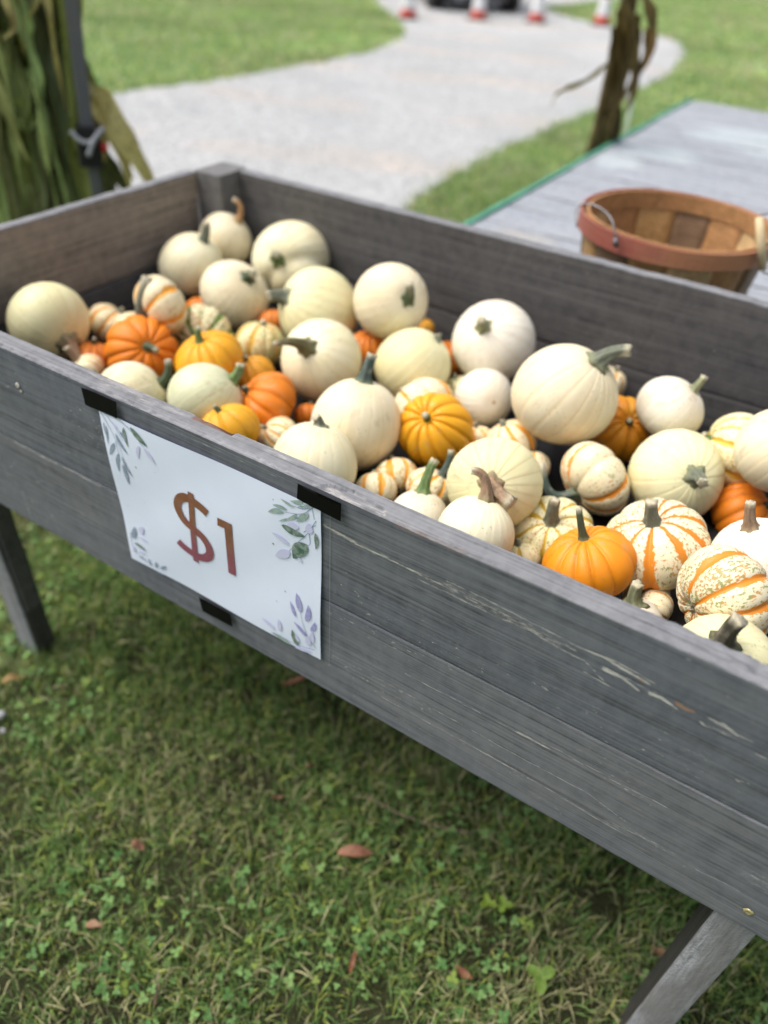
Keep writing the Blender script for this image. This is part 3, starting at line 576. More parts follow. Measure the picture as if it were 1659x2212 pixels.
def loose_stones():
    n = 16000
    x = rng.uniform(-4.2, -0.8, n); y = rng.uniform(1.2, 8.5, n)
    k = in_drive(x, y); x = x[k]; y = y[k]; n = len(x)
    s = rng.uniform(0.004, 0.011, n)
    base = np.array([(1, 0, 0), (-1, 0, 0), (0, 1, 0), (0, -1, 0), (0, 0, 0.7), (0, 0, -0.4)], float)
    f = np.array([(0, 2, 4), (2, 1, 4), (1, 3, 4), (3, 0, 4), (2, 0, 5), (1, 2, 5), (3, 1, 5), (0, 3, 5)])
    a = rng.uniform(0, 6.28, n)
    B = base[None]*(1+rng.uniform(-0.3, 0.3, (n, 6, 1)))*s[:, None, None]
    V = np.stack([B[..., 0]*np.cos(a)[:, None]-B[..., 1]*np.sin(a)[:, None]+x[:, None], B[..., 0]*np.sin(a)[:, None]+B[..., 1]*np.cos(a)[:, None]+y[:, None], B[..., 2]+GZ+0.006], -1)
    F = (f[None]+(np.arange(n)*6)[:, None, None]).reshape(-1, 3)
    o = obj('loose_gravel', fast_mesh('loose_gravel', V.reshape(-1, 3), F, simple('gravel stone', (0.5, 0.5, 0.51), 0.85, 0.35, 40)))
    tag(o, 'loose pale stones scattered over the gravel drive', 'gravel', kind='stuff')
loose_stones()

def blades(name, n, x0, x1, y0, y1, hmin, hmax, w, label, excl=True, straw=0.15, keep=None, bright=1.0, lean=0.55):
    x = rng.uniform(x0, x1, n); y = rng.uniform(y0, y1, n)
    if excl:
        k = ~in_drive(x+rng.normal(0, 0.045, n), y); x = x[k]; y = y[k]
    if keep is not None:
        k = keep(x, y); x = x[k]; y = y[k]
    if y1 < 2.3:
        k = rng.random(len(x)) < 0.62+0.5*vnoise(x*16, y*16, 61)+0.25*vnoise(x*5, y*5, 62); x = x[k]; y = y[k]
    n = len(x)
    cl = vnoise(x*9, y*9, 3)*0.5+vnoise(x*2.3, y*2.3, 5)*0.5
    h = rng.uniform(hmin, hmax, n)*(1+0.35*cl)
    flat = rng.random(n) < straw
    ln = np.where(flat, rng.uniform(0.9, 1.35, n), np.abs(rng.normal(lean, 0.3, n)))
    a = rng.uniform(0, 2*np.pi, n); wd = w*rng.uniform(0.5, 1.2, n); tw = a+np.pi/2+rng.normal(0, 0.5, n)
    dx, dy = np.cos(a), np.sin(a); sx, sy = np.cos(tw)*wd/2, np.sin(tw)*wd/2
    P = []
    for k, (s, ww) in enumerate(((0, 0.8), (0.5, 1.0), (1.0, 0.0))):
        th = ln*(0.35+0.75*s)
        hz = h*s*np.cos(np.minimum(th, 1.45)); hr = h*s*np.sin(np.minimum(th, 1.45))
        zb = np.where(flat, rng.uniform(0.004, 0.022, n) if k == 0 else 0.012, 0)
        px = x+dx*hr; py = y+dy*hr; pz = GZ+hz+zb
        if ww > 0:
            P += [np.stack([px-sx*ww, py-sy*ww, pz], 1), np.stack([px+sx*ww, py+sy*ww, pz], 1)]
        else: P += [np.stack([px, py, pz], 1)]
    V = np.stack(P, 1).reshape(-1, 3)
    b = (np.arange(n)*5)[:, None]
    F = np.concatenate([b+np.array([[0, 1, 3]]), b+np.array([[0, 3, 2]]), b+np.array([[2, 3, 4]])], 1).reshape(-1, 3)
    me = fast_mesh(name, V, F, M['grass'])
    hue = rng.random(n)[:, None]
    green = (1-hue)*np.array([[0.045, 0.10, 0.022]])+hue*np.array([[0.14, 0.215, 0.07]])
    yel = np.array([[0.26, 0.30, 0.07]]); stc = np.array([[0.30, 0.285, 0.155]])
    y_ = rng.random(n)[:, None]; green = np.where(y_ < 0.2, yel*rng.uniform(0.6, 1.1, (n, 1)), green)
    patch = np.clip(vnoise(x*1.7+3, y*1.7, 9)*0.9+vnoise(x*5, y*5, 19)*0.5+0.1, 0, 1)
    dry_area = np.clip(vnoise(x*2.6+1.3, y*2.6, 29)*1.4-0.1, 0, 1)+0.8*np.exp(-((x-0.33)**2+(y+0.02)**2)/0.02)
    dryp = (rng.random(n) < patch*0.15+dry_area*0.38) | flat
    c = np.where(dryp[:, None], stc*rng.uniform(0.35, 1.1, (n, 1)), green)*bright
    c = c*(1+0.25*cl[:, None])
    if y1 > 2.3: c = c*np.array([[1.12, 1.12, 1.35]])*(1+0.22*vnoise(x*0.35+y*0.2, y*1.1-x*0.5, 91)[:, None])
    C4 = np.concatenate([np.clip(c, 0, 1), np.ones((n, 1))], 1)
    C4 = np.repeat(C4, 5, 0)
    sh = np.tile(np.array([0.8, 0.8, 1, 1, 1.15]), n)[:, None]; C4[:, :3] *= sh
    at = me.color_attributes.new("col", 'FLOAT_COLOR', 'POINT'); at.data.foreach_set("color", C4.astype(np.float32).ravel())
    o = obj(name, me); tag(o, label, 'grass', kind='stuff'); return o
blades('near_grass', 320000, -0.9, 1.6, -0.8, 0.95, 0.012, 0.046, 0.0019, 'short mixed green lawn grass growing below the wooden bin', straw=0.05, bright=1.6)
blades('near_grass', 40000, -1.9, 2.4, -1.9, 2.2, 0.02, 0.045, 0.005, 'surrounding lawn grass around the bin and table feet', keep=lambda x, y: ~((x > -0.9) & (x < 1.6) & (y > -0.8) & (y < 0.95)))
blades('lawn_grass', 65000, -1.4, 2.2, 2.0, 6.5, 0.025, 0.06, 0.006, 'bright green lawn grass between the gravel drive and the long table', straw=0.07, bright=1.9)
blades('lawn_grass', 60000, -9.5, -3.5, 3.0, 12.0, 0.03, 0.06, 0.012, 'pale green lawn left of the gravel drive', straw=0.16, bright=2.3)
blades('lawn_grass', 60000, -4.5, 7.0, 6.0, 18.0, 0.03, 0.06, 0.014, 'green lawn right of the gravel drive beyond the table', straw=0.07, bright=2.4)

def clovers():
    n = 8500
    x = rng.uniform(-0.8, 1.5, n); y = rng.uniform(-0.75, 0.85, n)
    k = vnoise(x*4, y*4, 77)+vnoise(x*11, y*11, 78)*0.8 > 0.0; x = x[k]; y = y[k]; n = len(x)
    s = rng.uniform(0.0016, 0.0050, n)*rng.uniform(0.7, 1.15, n); z = GZ+rng.uniform(0.012, 0.038, n); a = rng.uniform(0, 6.28, n)
    V = []; F = []; Cc = []
    ring = 7
    tl = rng.normal(0, 0.35, (n, 2))
    hue = rng.random(n)
    out_V = np.zeros((n, 3, ring, 3))
    for L in range(3):
        ang = a+L*2.094; cx = np.cos(ang)*s*0.95; cy = np.sin(ang)*s*0.95
        for q in range(ring):
            t = 2*np.pi*q/ring
            u = np.cos(t)*s*0.9; v = np.sin(t)*s*0.72
            X = cx+u*np.cos(ang)-v*np.sin(ang); Y = cy+u*np.sin(ang)+v*np.cos(ang)
            out_V[:, L, q, 0] = x+X; out_V[:, L, q, 1] = y+Y
            out_V[:, L, q, 2] = z+X*tl[:, 0]+Y*tl[:, 1]+np.abs(v)*0.35
    V = out_V.reshape(-1, 3)
    F = np.arange(n*3*ring).reshape(-1, ring)
    me = fast_mesh('clover', V, F, M['grass'])
    h = hue[:, None]
    c = (1-h)*np.array([[0.08, 0.19, 0.055]])+h*np.array([[0.22, 0.37, 0.12]])
    c = np.where(rng.random((n, 1)) < 0.10, np.array([[0.27, 0.37, 0.08]]), c)
    C4 = np.concatenate([c, np.ones((n, 1))], 1); C4 = np.repeat(C4, 3*ring, 0)
    at = me.color_attributes.new("col", 'FLOAT_COLOR', 'POINT'); at.data.foreach_set("color", C4.astype(np.float32).ravel())
    o = obj('clover_patch', me); tag(o, 'small round clover leaves mixed through the lawn under the bin', 'clover', kind='stuff')
clovers()

# ---------------------------------------------------------------- the wooden bin
def plank(L, T, H, nx, nf, mat, topmat=None, nt=3, jit=0.0006, seed=0, edge=None, rr=0.0018):
    """board along local +X from 0..L, front face y=0, back y=T, top z=0, bottom -H.  Returns mesh"""
    zs = list(np.linspace(-rr, -H+rr, nf))
    sec = [(0.0, z) for z in zs]                       # front face, top to bottom
    sec += [(rr*0.3, -H+rr*0.3), (rr, -H)] + [(y, -H) for y in np.linspace(rr, T-rr, 3)[1:]] + [(T-rr*0.3, -H+rr*0.3)]
    sec += [(T, z) for z in np.linspace(-H+rr, -rr, 6)]
    ntop0 = len(sec)
    sec += [(T-rr*0.3, -rr*0.3)] + [(y, 0.0) for y in np.linspace(T-rr, rr, nt)] + [(rr*0.3, -rr*0.3)]
    sec = np.array(sec); m = len(sec)
    X = np.linspace(0, L, nx)
    V = np.zeros((nx, m, 3)); V[..., 0] = X[:, None]; V[..., 1] = sec[None, :, 0]; V[..., 2] = sec[None, :, 1]
    jx = vnoise(X*14, X*0+seed, seed)*jit+vnoise(X*70, X*0+seed, seed+1)*jit*0.5
    jb = vnoise(X*11, X*0+seed+9, seed+2)*jit+vnoise(X*60, X*0, seed+3)*jit*0.6
    top = np.clip(1+sec[:, 1]/0.012, 0, 1); bot = np.clip(1-(sec[:, 1]+H)/0.012, 0, 1)
    V[..., 2] += jx[:, None]*top[None]+jb[:, None]*bot[None]
    V[..., 1] += (vnoise(X[:, None]*3+0*sec[None, :, 1], sec[None, :, 1]*20+seed, seed+4))*jit*0.8
    if edge: edge(V, X, sec)
    i = np.arange(nx*m).reshape(nx, m); r = np.roll(i, -1, axis=1)
    F = np.stack([i[:-1].ravel(), r[:-1].ravel(), r[1:].ravel(), i[1:].ravel()], 1)
    me = fast_mesh('plank', V.reshape(-1, 3), F, mat, True)
    # end caps
    Vn = V.reshape(-1, 3)
    if topmat:
        me.materials.append(topmat)
        fi = np.tile(np.arange(m), nx-1)
        sel = (fi >= ntop0-1)
        me.polygons.foreach_set("material_index", sel.astype(np.int32))
    import bmesh
    bm = bmesh.new(); bm.from_mesh(me); bm.verts.ensure_lookup_table()
    try:
        bm.faces.new([bm.verts[k] for k in range(m)]); bm.faces.new([bm.verts[(nx-1)*m+k] for k in range(m-1, -1, -1)])
    except ValueError: pass
    bm.to_mesh(me); bm.free()
    try: me.set_sharp_from_angle(angle=math.radians(40))
    except Exception: pass
    return me

def paint_scratches(me, x_off, z_off, segs):
    n = len(me.vertices); co = np.zeros(n*3, np.float32); me.vertices.foreach_get("co", co); co = co.reshape(-1, 3)
    X = co[:, 0]+x_off; Z = co[:, 2]+z_off; front = co[:, 1] < 0.003
    S = np.zeros(n); T = np.zeros(n)
    for pts, w, s, tan in segs:
        P = np.array(pts)
        for k in range(len(P)-1):
            a, b = P[k], P[k+1]; d = b-a; L2 = (d**2).sum()
            t = np.clip(((X-a[0])*d[0]+(Z-a[1])*d[1])/L2, 0, 1)
            wob = vnoise(X*60, Z*10, k)*0.0008
            dist = np.hypot(X-a[0]-t*d[0], Z-a[1]-t*d[1]+wob)
            ww = (w[k]*(1-t)+w[k+1]*t)*0.85+0.0003
            v = s*np.clip(1.25-dist/ww, 0, 1)
            if tan: T = np.maximum(T, v)
            else: S = np.maximum(S, v)
    for nm, A in (("scratch", S*front), ("tan", T*front)):
        at = me.attributes.new(nm, 'FLOAT', 'POINT'); at.data.foreach_set("value", A.astype(np.float32))

bin_ = thing('wooden_bin', 'raised grey stained wooden plank bin on legs, filled with small pumpkins', 'bin', (0.49, 0.37, GZ))
BL = Vector((0.49, 0.37, GZ))
def bpart(name, me, loc, rot=(0, 0, 0)):
    o = obj(name, me, bin_, Vector(loc)-BL, rot); return o

X0, X1 = -0.19, 1.172
def top_edge(V, X, sec):
    x = X+X0
    # split layer lifting off the outer edge
    y = V[..., 1]; top = (sec[:, 1] > -0.0012)[None, :]
    ylim = np.interp(x, [0.600, 0.615, 0.635, 0.655, 0.672, 0.6745], [0.0, 0.010, 0.0155, 0.0125, 0.0105, 0.0])[:, None]
    low = top & (y < ylim)
    V[..., 2] -= low*0.0026
    # thinner outer bevel broken from there to the right
    b = np.interp(x, [0.674, 0.68, 0.74, 0.80], [1, 0.8, 0.45, 0])[:, None]*(0.7+0.5*vnoise(x*160, x*0, 4)[:, None])
    V[..., 2] -= (top & (y < 0.0045))*b*0.0022
    # raw chip on inner edge
    c = np.interp(x, [0.428, 0.436, 0.470, 0.484, 0.486], [0, 0.5, 0.8, 1, 0])[:, None]*(1+0.5*vnoise(x*130, x*0, 6)[:, None])
    V[..., 2] -= (top & (y > 0.0185))*c*0.0042
    V[..., 1] -= ((y > 0.0185) & (sec[:, 1] > -0.02)[None])*c*0.003
    # torn rough inner edge at the right end
    rgh = np.clip((x-0.90)/0.06, 0, 1)[:, None]
    V[..., 1] += ((y > 0.017) & (sec[:, 1] > -0.01)[None])*rgh*(vnoise(x*170, x*0, 8)*0.0018+vnoise(x*400, x*0, 9)*0.001)[:, None]
    V[..., 2] += top*rgh*(vnoise(x[:, None]*130+y*0, y*200, 10)*0.0011)
hero = plank(X1-X0, 0.025, 0.1425, 620, 120, M['slate'], M['top'], nt=14, jit=0.0006, seed=3, edge=top_edge)
paint_scratches(hero, X0, 0, SCRATCHES)
# raw wood showing in the chip
co = np.zeros(len(hero.vertices)*3, np.float32); hero.vertices.foreach_get("co", co); co = co.reshape(-1, 3)
tn = np.zeros(len(co), np.float32); hero.attributes["tan"].data.foreach_get("value", tn)
xx = co[:, 0]+X0
tn = np.maximum(tn, ((xx > 0.432) & (xx < 0.486) & (co[:, 1] > 0.017) & (co[:, 2] > -0.008))*0.9)
tn = np.maximum(tn, ((xx > 0.69) & (xx < 0.76) & (co[:, 1] < 0.004) & (co[:, 2] > -0.005))*0.45)
hero.attributes["tan"].data.foreach_set("value", tn.astype(np.float32))
scv = np.zeros(len(co), np.float32); hero.attributes["scratch"].data.foreach_get("value", scv)
topm = (co[:, 2] > -0.0045) & (co[:, 1] > 0.0005)
pt = vnoise(xx*9, co[:, 1]*60, 31)+0.7*vnoise(xx*35, co[:, 1]*160, 32)
scv = np.maximum(scv, topm*np.clip((pt-0.5)*1.2, 0, 0.6))
scv = np.maximum(scv, topm*((xx > 0.61) & (xx < 0.675) & (co[:, 1] < 0.009))*np.clip(0.5+0.5*vnoise(xx*50, co[:, 1]*250, 33), 0, 1))
hero.attributes["scratch"].data.foreach_set("value", scv.astype(np.float32))
o = bpart('plank', hero, (X0, 0, 0)); tag(o, 'front top plank with pale scratches and a split top edge')

low = plank(X1-X0, 0.025, 0.1485, 620, 130, M['slate2'], None, nt=4, jit=0.0008, seed=13)
paint_scratches(low, X0, -0.1445, SCRATCHES)
co = np.zeros(len(low.vertices)*3, np.float32); low.vertices.foreach_get("co", co); co = co.reshape(-1, 3)
scv = np.zeros(len(co), np.float32); low.attributes["scratch"].data.foreach_get("value", scv)
kx, kz = (co[:, 0]+X0-1.085)/0.035, (co[:, 2]-0.1445+0.2135)/0.012
kr = np.sqrt(kx**2+kz**2)+0.25*vnoise(co[:, 0]*70, co[:, 2]*140, 5)
scv = np.maximum(scv, np.clip(1.1-kr, 0, 1)*(0.35+0.45*(vnoise(co[:, 0]*120, co[:, 2]*400, 7) > 0)))
low.attributes["scratch"].data.foreach_set("value", scv.astype(np.float32))
o = bpart('plank', low, (X0, 0, -0.1445)); tag(o, 'front lower plank with thin pale scratch lines')

# left wall (planks run along +Y): local X -> world Y, local Y(thickness) -> world -X
sidep = plank(0.636, 0.022, 0.1425, 90, 24, M['brown'], M['top'], seed=21, jit=0.001)
sidep2 = plank(0.636, 0.022, 0.147, 60, 16, M['darkwood'], None, seed=22, jit=0.001)
o = bpart('plank', sidep, (-0.168, 0.0252, -0.001), (0, 0, math.pi/2)); tag(o, 'brown grey top plank of left wall')
bpart('plank', sidep2, (-0.168, 0.0252, -0.1455), (0, 0, math.pi/2))
bpart('plank', sidep, (X1, 0.0252, -0.001), (0, 0, math.pi/2)); bpart('plank', sidep2, (X1, 0.0252, -0.1455), (0, 0, math.pi/2))
backp = plank(X1+0.1095, 0.022, 0.1525, 220, 36, M['darkwood'], M['top'], seed=31, jit=0.0011)
backp2 = plank(X1+0.1095, 0.022, 0.137, 160, 20, M['darkwood'], None, seed=33, jit=0.0011)
bpart('plank', backp, (-0.1095, 0.720, 0.0)); bpart('plank', backp2, (-0.1095, 0.7205, -0.1545))
# corner post that runs down as the back leg
post = plank(0.755, 0.058, 0.08, 24, 5, M['leg'], None, seed=41, jit=0.0012, rr=0.003)
def vpost(name, x0, x1, y0, y1, ztop, zbot, mat, seed, fmat=None):
    me = plank(ztop-zbot, x1-x0, y1-y0, 30, 10, mat, None, seed=seed, jit=0.0012, rr=0.003, nt=4)
    # local X -> world -Z, local Y -> world X, local Z -> world Y (top z=0 -> y1)
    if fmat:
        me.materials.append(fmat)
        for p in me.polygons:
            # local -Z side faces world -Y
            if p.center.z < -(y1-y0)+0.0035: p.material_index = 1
    o = obj(name, me, bin_)
    m = Matrix(((0, 1, 0, x0), (0, 0, 1, y1), (-1, 0, 0, ztop), (0, 0, 0, 1)))
    # handedness: columns x->(0,0,-1), y->(1,0,0), z->(0,1,0)
    o.matrix_world = Matrix.Translation(-BL) @ m
    o.matrix_parent_inverse = Matrix.Identity(4)
    loc, q, s = o.matrix_world.decompose(); o.location = loc; o.rotation_mode = 'QUATERNION'; o.rotation_quaternion = q; o.scale = s
    return o
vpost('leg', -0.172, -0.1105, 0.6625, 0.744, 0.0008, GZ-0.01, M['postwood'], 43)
vpost('leg', -0.138, -0.083, 0.0262, 0.070, -0.02, GZ-0.01, M['legshade'], 44, M['leg'])
vpost('leg', 1.0685, 1.1090, 0.0262, 0.083, -0.02, GZ-0.01, M['legshade'], 45, M['saw'])
vpost('leg', 1.0685, 1.1290, 0.655, 0.719, -0.02, GZ-0.01, M['darkwood'], 46)
# stiffener strip on the inside of the left leg
V, F = box_vf(-0.0828, -0.076, 0.034, 0.062, -0.62, -0.15)
o = obj('leg_strip', new_mesh('leg_strip', V, F, False, M['darkwood']), bin_, -BL)

# floor boards and liner
for k in range(5):
    V, F = box_vf(-0.166, 1.148, 0.03+k*0.138, 0.03+k*0.138+0.134, -0.275, -0.258)
    obj('floor_board', new_mesh('floor_board', V, F, False, M['darkwood']), bin_, -BL)
PC = np.array([p[2] for p in PUMPKINS]); PR = np.array([p[3]*(1+2*p[4])/3 for p in PUMPKINS])
def liner_z(X, Y):
    z = X*0-0.206+0.004*vnoise(X*14, Y*22, 3)+0.003*vnoise(X*40+Y*20, Y*12, 4)
    z = z+0.055*np.exp(-(((X-1.02)/0.11)**2+((Y-0.2)/0.22)**2))+0.03*np.exp(-(((X-0.94)/0.1)**2+((Y-0.5)/0.12)**2))
    for c, r in zip(PC, PR):
        d2 = (X-c[0])**2+(Y-c[1])**2; inside = d2 < (r*0.98)**2
        under = c[2]-np.sqrt(np.clip(r*r-d2, 0, None))
        z = np.where(inside, np.minimum(z, under-0.002), z)
    return np.maximum(z, -0.256)
V, F = grid_sheet(-0.166, 1.148, 0.027, 0.718, 240, 130, liner_z)
o = obj('liner', fast_mesh('liner', V, F, M['liner'], True), bin_, -BL); tag(o, 'black plastic liner')

def screw(x, z, r, mat, seed):
    r_ = random.Random(seed); V = []; n = 14
    rings = ((1.25, 0.0), (1.1, 0.0009), (0.55, 0.0011), (0.3, 0.0003))
    for rr, yy in rings:
        for k in range(n):
            a = 2*math.pi*k/n; q = r*rr*(1+r_.uniform(-0.14, 0.14)*(rr > 1))
            V.append((q*math.cos(a), -yy, q*math.sin(a)))
    F = [(i*n+k, i*n+(k+1) % n, (i+1)*n+(k+1) % n, (i+1)*n+k) for i in range(3) for k in range(n)]
    F.append(tuple(3*n+k for k in range(n)))
    F = [f[::-1] for f in F]
    return new_mesh('screw', V, F, True, mat)
obj('screw', screw(0, 0, 0.0036, M['brass'], 1), bin_, Vector((1.0805, -0.0012, -0.2627))-BL)
obj('screw', screw(0, 0, 0.0028, M['splat'], 5), bin_, Vector((0.1675, -0.0010, -0.0466))-BL)
obj('screw', screw(0, 0, 0.0016, M['splat'], 6), bin_, Vector((0.171, -0.0010, -0.053))-BL)

# ---------------------------------------------------------------- the sign
SX = [c[0] for c in SIGN_CORNERS]; SZ = [c[1] for c in SIGN_CORNERS]
def paper_y(x, z):
    return -0.0034-0.0009*math.sin(9*x+14*z)-0.0007*math.sin(31*x-40*z+1)-0.0015*max(0, (0.40-x)/0.1)*max(0, (-0.17-z)/0.06)
sign = thing('price_sign', 'white paper one dollar sign with painted leaf corners taped to the bin front', 'sign', (sum(SX)/4, -0.004, min(SZ)))
SO = Vector(sign.location)
n1, n2 = 36, 28; V = []
for j in range(n2+1):
    for i in range(n1+1):
        u, v = i/n1, j/n2
        x = (SX[0]*(1-u)+SX[1]*u)*(1-v)+(SX[3]*(1-u)+SX[2]*u)*v
        z = (SZ[0]*(1-u)+SZ[1]*u)*(1-v)+(SZ[3]*(1-u)+SZ[2]*u)*v
        V.append((x, paper_y(x, z), z))
nv = len(V); V += [(x, y+0.0004, z) for x, y, z in V]
F = []
for j in range(n2):
    for i in range(n1):
        a = j*(n1+1)+i; F.append((a, a+n1+1, a+n1+2, a+1)); F.append((a+nv, a+1+nv, a+n1+2+nv, a+n1+1+nv))
obj('paper', new_mesh('paper', V, F, True, M['paper']), sign, -SO)

def print_mesh(name, polys, mat, lift=0.0004):
    V, F = [], []
    for p in polys:
        o = len(V); V += [(x, paper_y(x, z)-lift, z) for x, z in p]; F.append(tuple(range(o, o+len(p))))
    return new_mesh(name, V, F, False, mat)
def ribbon2(pts, w, k=8):
    P = catmull([(x, 0, z) for x, z in pts], k); n = len(P); L, R = [], []
    for i in range(n):
        t = (P[min(i+1, n-1)]-P[max(i-1, 0)]).normalized(); nn = Vector((-t.z, 0, t.x))
        ww = w(i/(n-1)) if callable(w) else w
        L.append((P[i].x+nn.x*ww/2, P[i].z+nn.z*ww/2)); R.append((P[i].x-nn.x*ww/2, P[i].z-nn.z*ww/2))
    return [[L[i], L[i+1], R[i+1], R[i]] for i in range(n-1)]
DW = abs(DOLLAR_BAR[1][0]-DOLLAR_BAR[0][0])*1.42
obj('dollar_symbol', print_mesh('dollar_symbol', ribbon2(DOLLAR, 0.0112)+[[(x+0.00001, z) for x, z in q] for q in ribbon2([((DOLLAR_BAR[0][0]+DOLLAR_BAR[1][0])/2, (DOLLAR_BAR[0][1]+DOLLAR_BAR[1][1])/2), ((DOLLAR_BAR[2][0]+DOLLAR_BAR[3][0])/2, (DOLLAR_BAR[2][1]+DOLLAR_BAR[3][1])/2)], 0.0082, 16)], M['ink'], 0.0008), sign, -SO)
one = [tuple(p) for p in ONE]
obj('numeral_one', print_mesh('numeral_one', [[one[0], one[1], one[4], one[5]], [one[1], one[2], one[3], one[4]]], M['ink'], 0.0008), sign, -SO)
stems = []
for s in SIGN_STEMS: stems += ribbon2(s, lambda t: 0.0009*(1-0.5*t), 5)
obj('leaf_stem_print', print_mesh('leaf_stem_print', stems, LEAFC['b'], 0.0005), sign, -SO)['kind'] = 'stuff'
for ci, (c, a, b, w) in enumerate(SIGN_LEAVES):
    ax, az = a; bx, bz = b; L = math.hypot(bx-ax, bz-az); ux, uz = (bx-ax)/L, (bz-az)/L
    bend = (rnd.random()-0.5)*0.16*L; pl, pr = [], []
    for k in range(11):
        t = k/10; wd = 0.5*w*0.98*(math.sin(math.pi*t**0.8)**0.85 if 0 < t < 1 else 0)
        off = bend*math.sin(math.pi*t)
        x = ax+ux*L*t-uz*off; z = az+uz*L*t+ux*off
        pl.append((x-uz*wd, z+ux*wd)); pr.append((x+uz*wd, z-ux*wd))
    obj('printed_leaf', print_mesh('printed_leaf', [pl+pr[::-1][1:-1]], LEAFC[c], 0.0006+0.00001*ci), sign, -SO)
stars = []
for (x, z), s in SIGN_STARS:
    n = 8; stars.append([(x+math.cos(k*math.pi/n+0.4)*s*(1 if k % 4 == 0 else (0.6 if k % 2 == 0 else 0.25)), z+math.sin(k*math.pi/n+0.4)*s*(1 if k % 4 == 0 else (0.6 if k % 2 == 0 else 0.25))) for k in range(2*n)])
obj('star_print', print_mesh('star_print', stars, M['ink']), sign, -SO)
# clear sleeve: welded rim lines beyond the paper
sl = ribbon2([SLEEVE[0], SLEEVE[1]], 0.0006, 2)+ribbon2(SLEEVE[2:5], 0.0005, 4)
V, F = [], []
for p in sl:
    o_ = len(V); V += [(x, -0.0014, z) for x, z in p]; F.append(tuple(range(o_, o_+4)))
obj('sleeve_edge', new_mesh('sleeve_edge', V, F, False, simple('sleeve rim', (0.22, 0.23, 0.25), 0.3, 0.05)), sign, -SO)

def tape(poly, label, bulge=0.0):
    t = thing('black_tape', label, 'tape', (poly[0][0], -0.006, poly[0][1])); O = Vector(t.location)
    n = 6; V = []
    for s in (0, 1):
        for j in range(n+1):
            for i in range(n+1):
                u, v = i/n, j/n
                x = (poly[0][0]*(1-u)+poly[1][0]*u)*(1-v)+(poly[3][0]*(1-u)+poly[2][0]*u)*v
                z = (poly[0][1]*(1-u)+poly[1][1]*u)*(1-v)+(poly[3][1]*(1-u)+poly[2][1]*u)*v
                if j == n: z += rnd.uniform(-0.0006, 0.0006)
                y = -0.0072-0.0006*math.sin(7*u+3*v)-s*0.0003
                if z > -0.002: z = -0.002
                V.append((x, paper_y(x, z)-0.0013-s*0.0002, z))
    m = (n+1)**2; F = []
    for j in range(n):
        for i in range(n):
            a = j*(n+1)+i; F.append((a+m, a+n+1+m, a+n+2+m, a+1+m)); F.append((a, a+1, a+n+2, a+n+1))
    obj('tape_strip', new_mesh('tape_strip', V, F, True, M['black']), t, -O)
    return t
G_ = 'black tape strips holding the price sign'
for p, lb in zip(TAPES, ('black tape strip at the upper left corner of the price sign', 'wide black tape strip at the upper right corner of the price sign', 'black tape strip at the middle of the bottom edge of the price sign')):
    tag(tape(p, lb), group=G_)

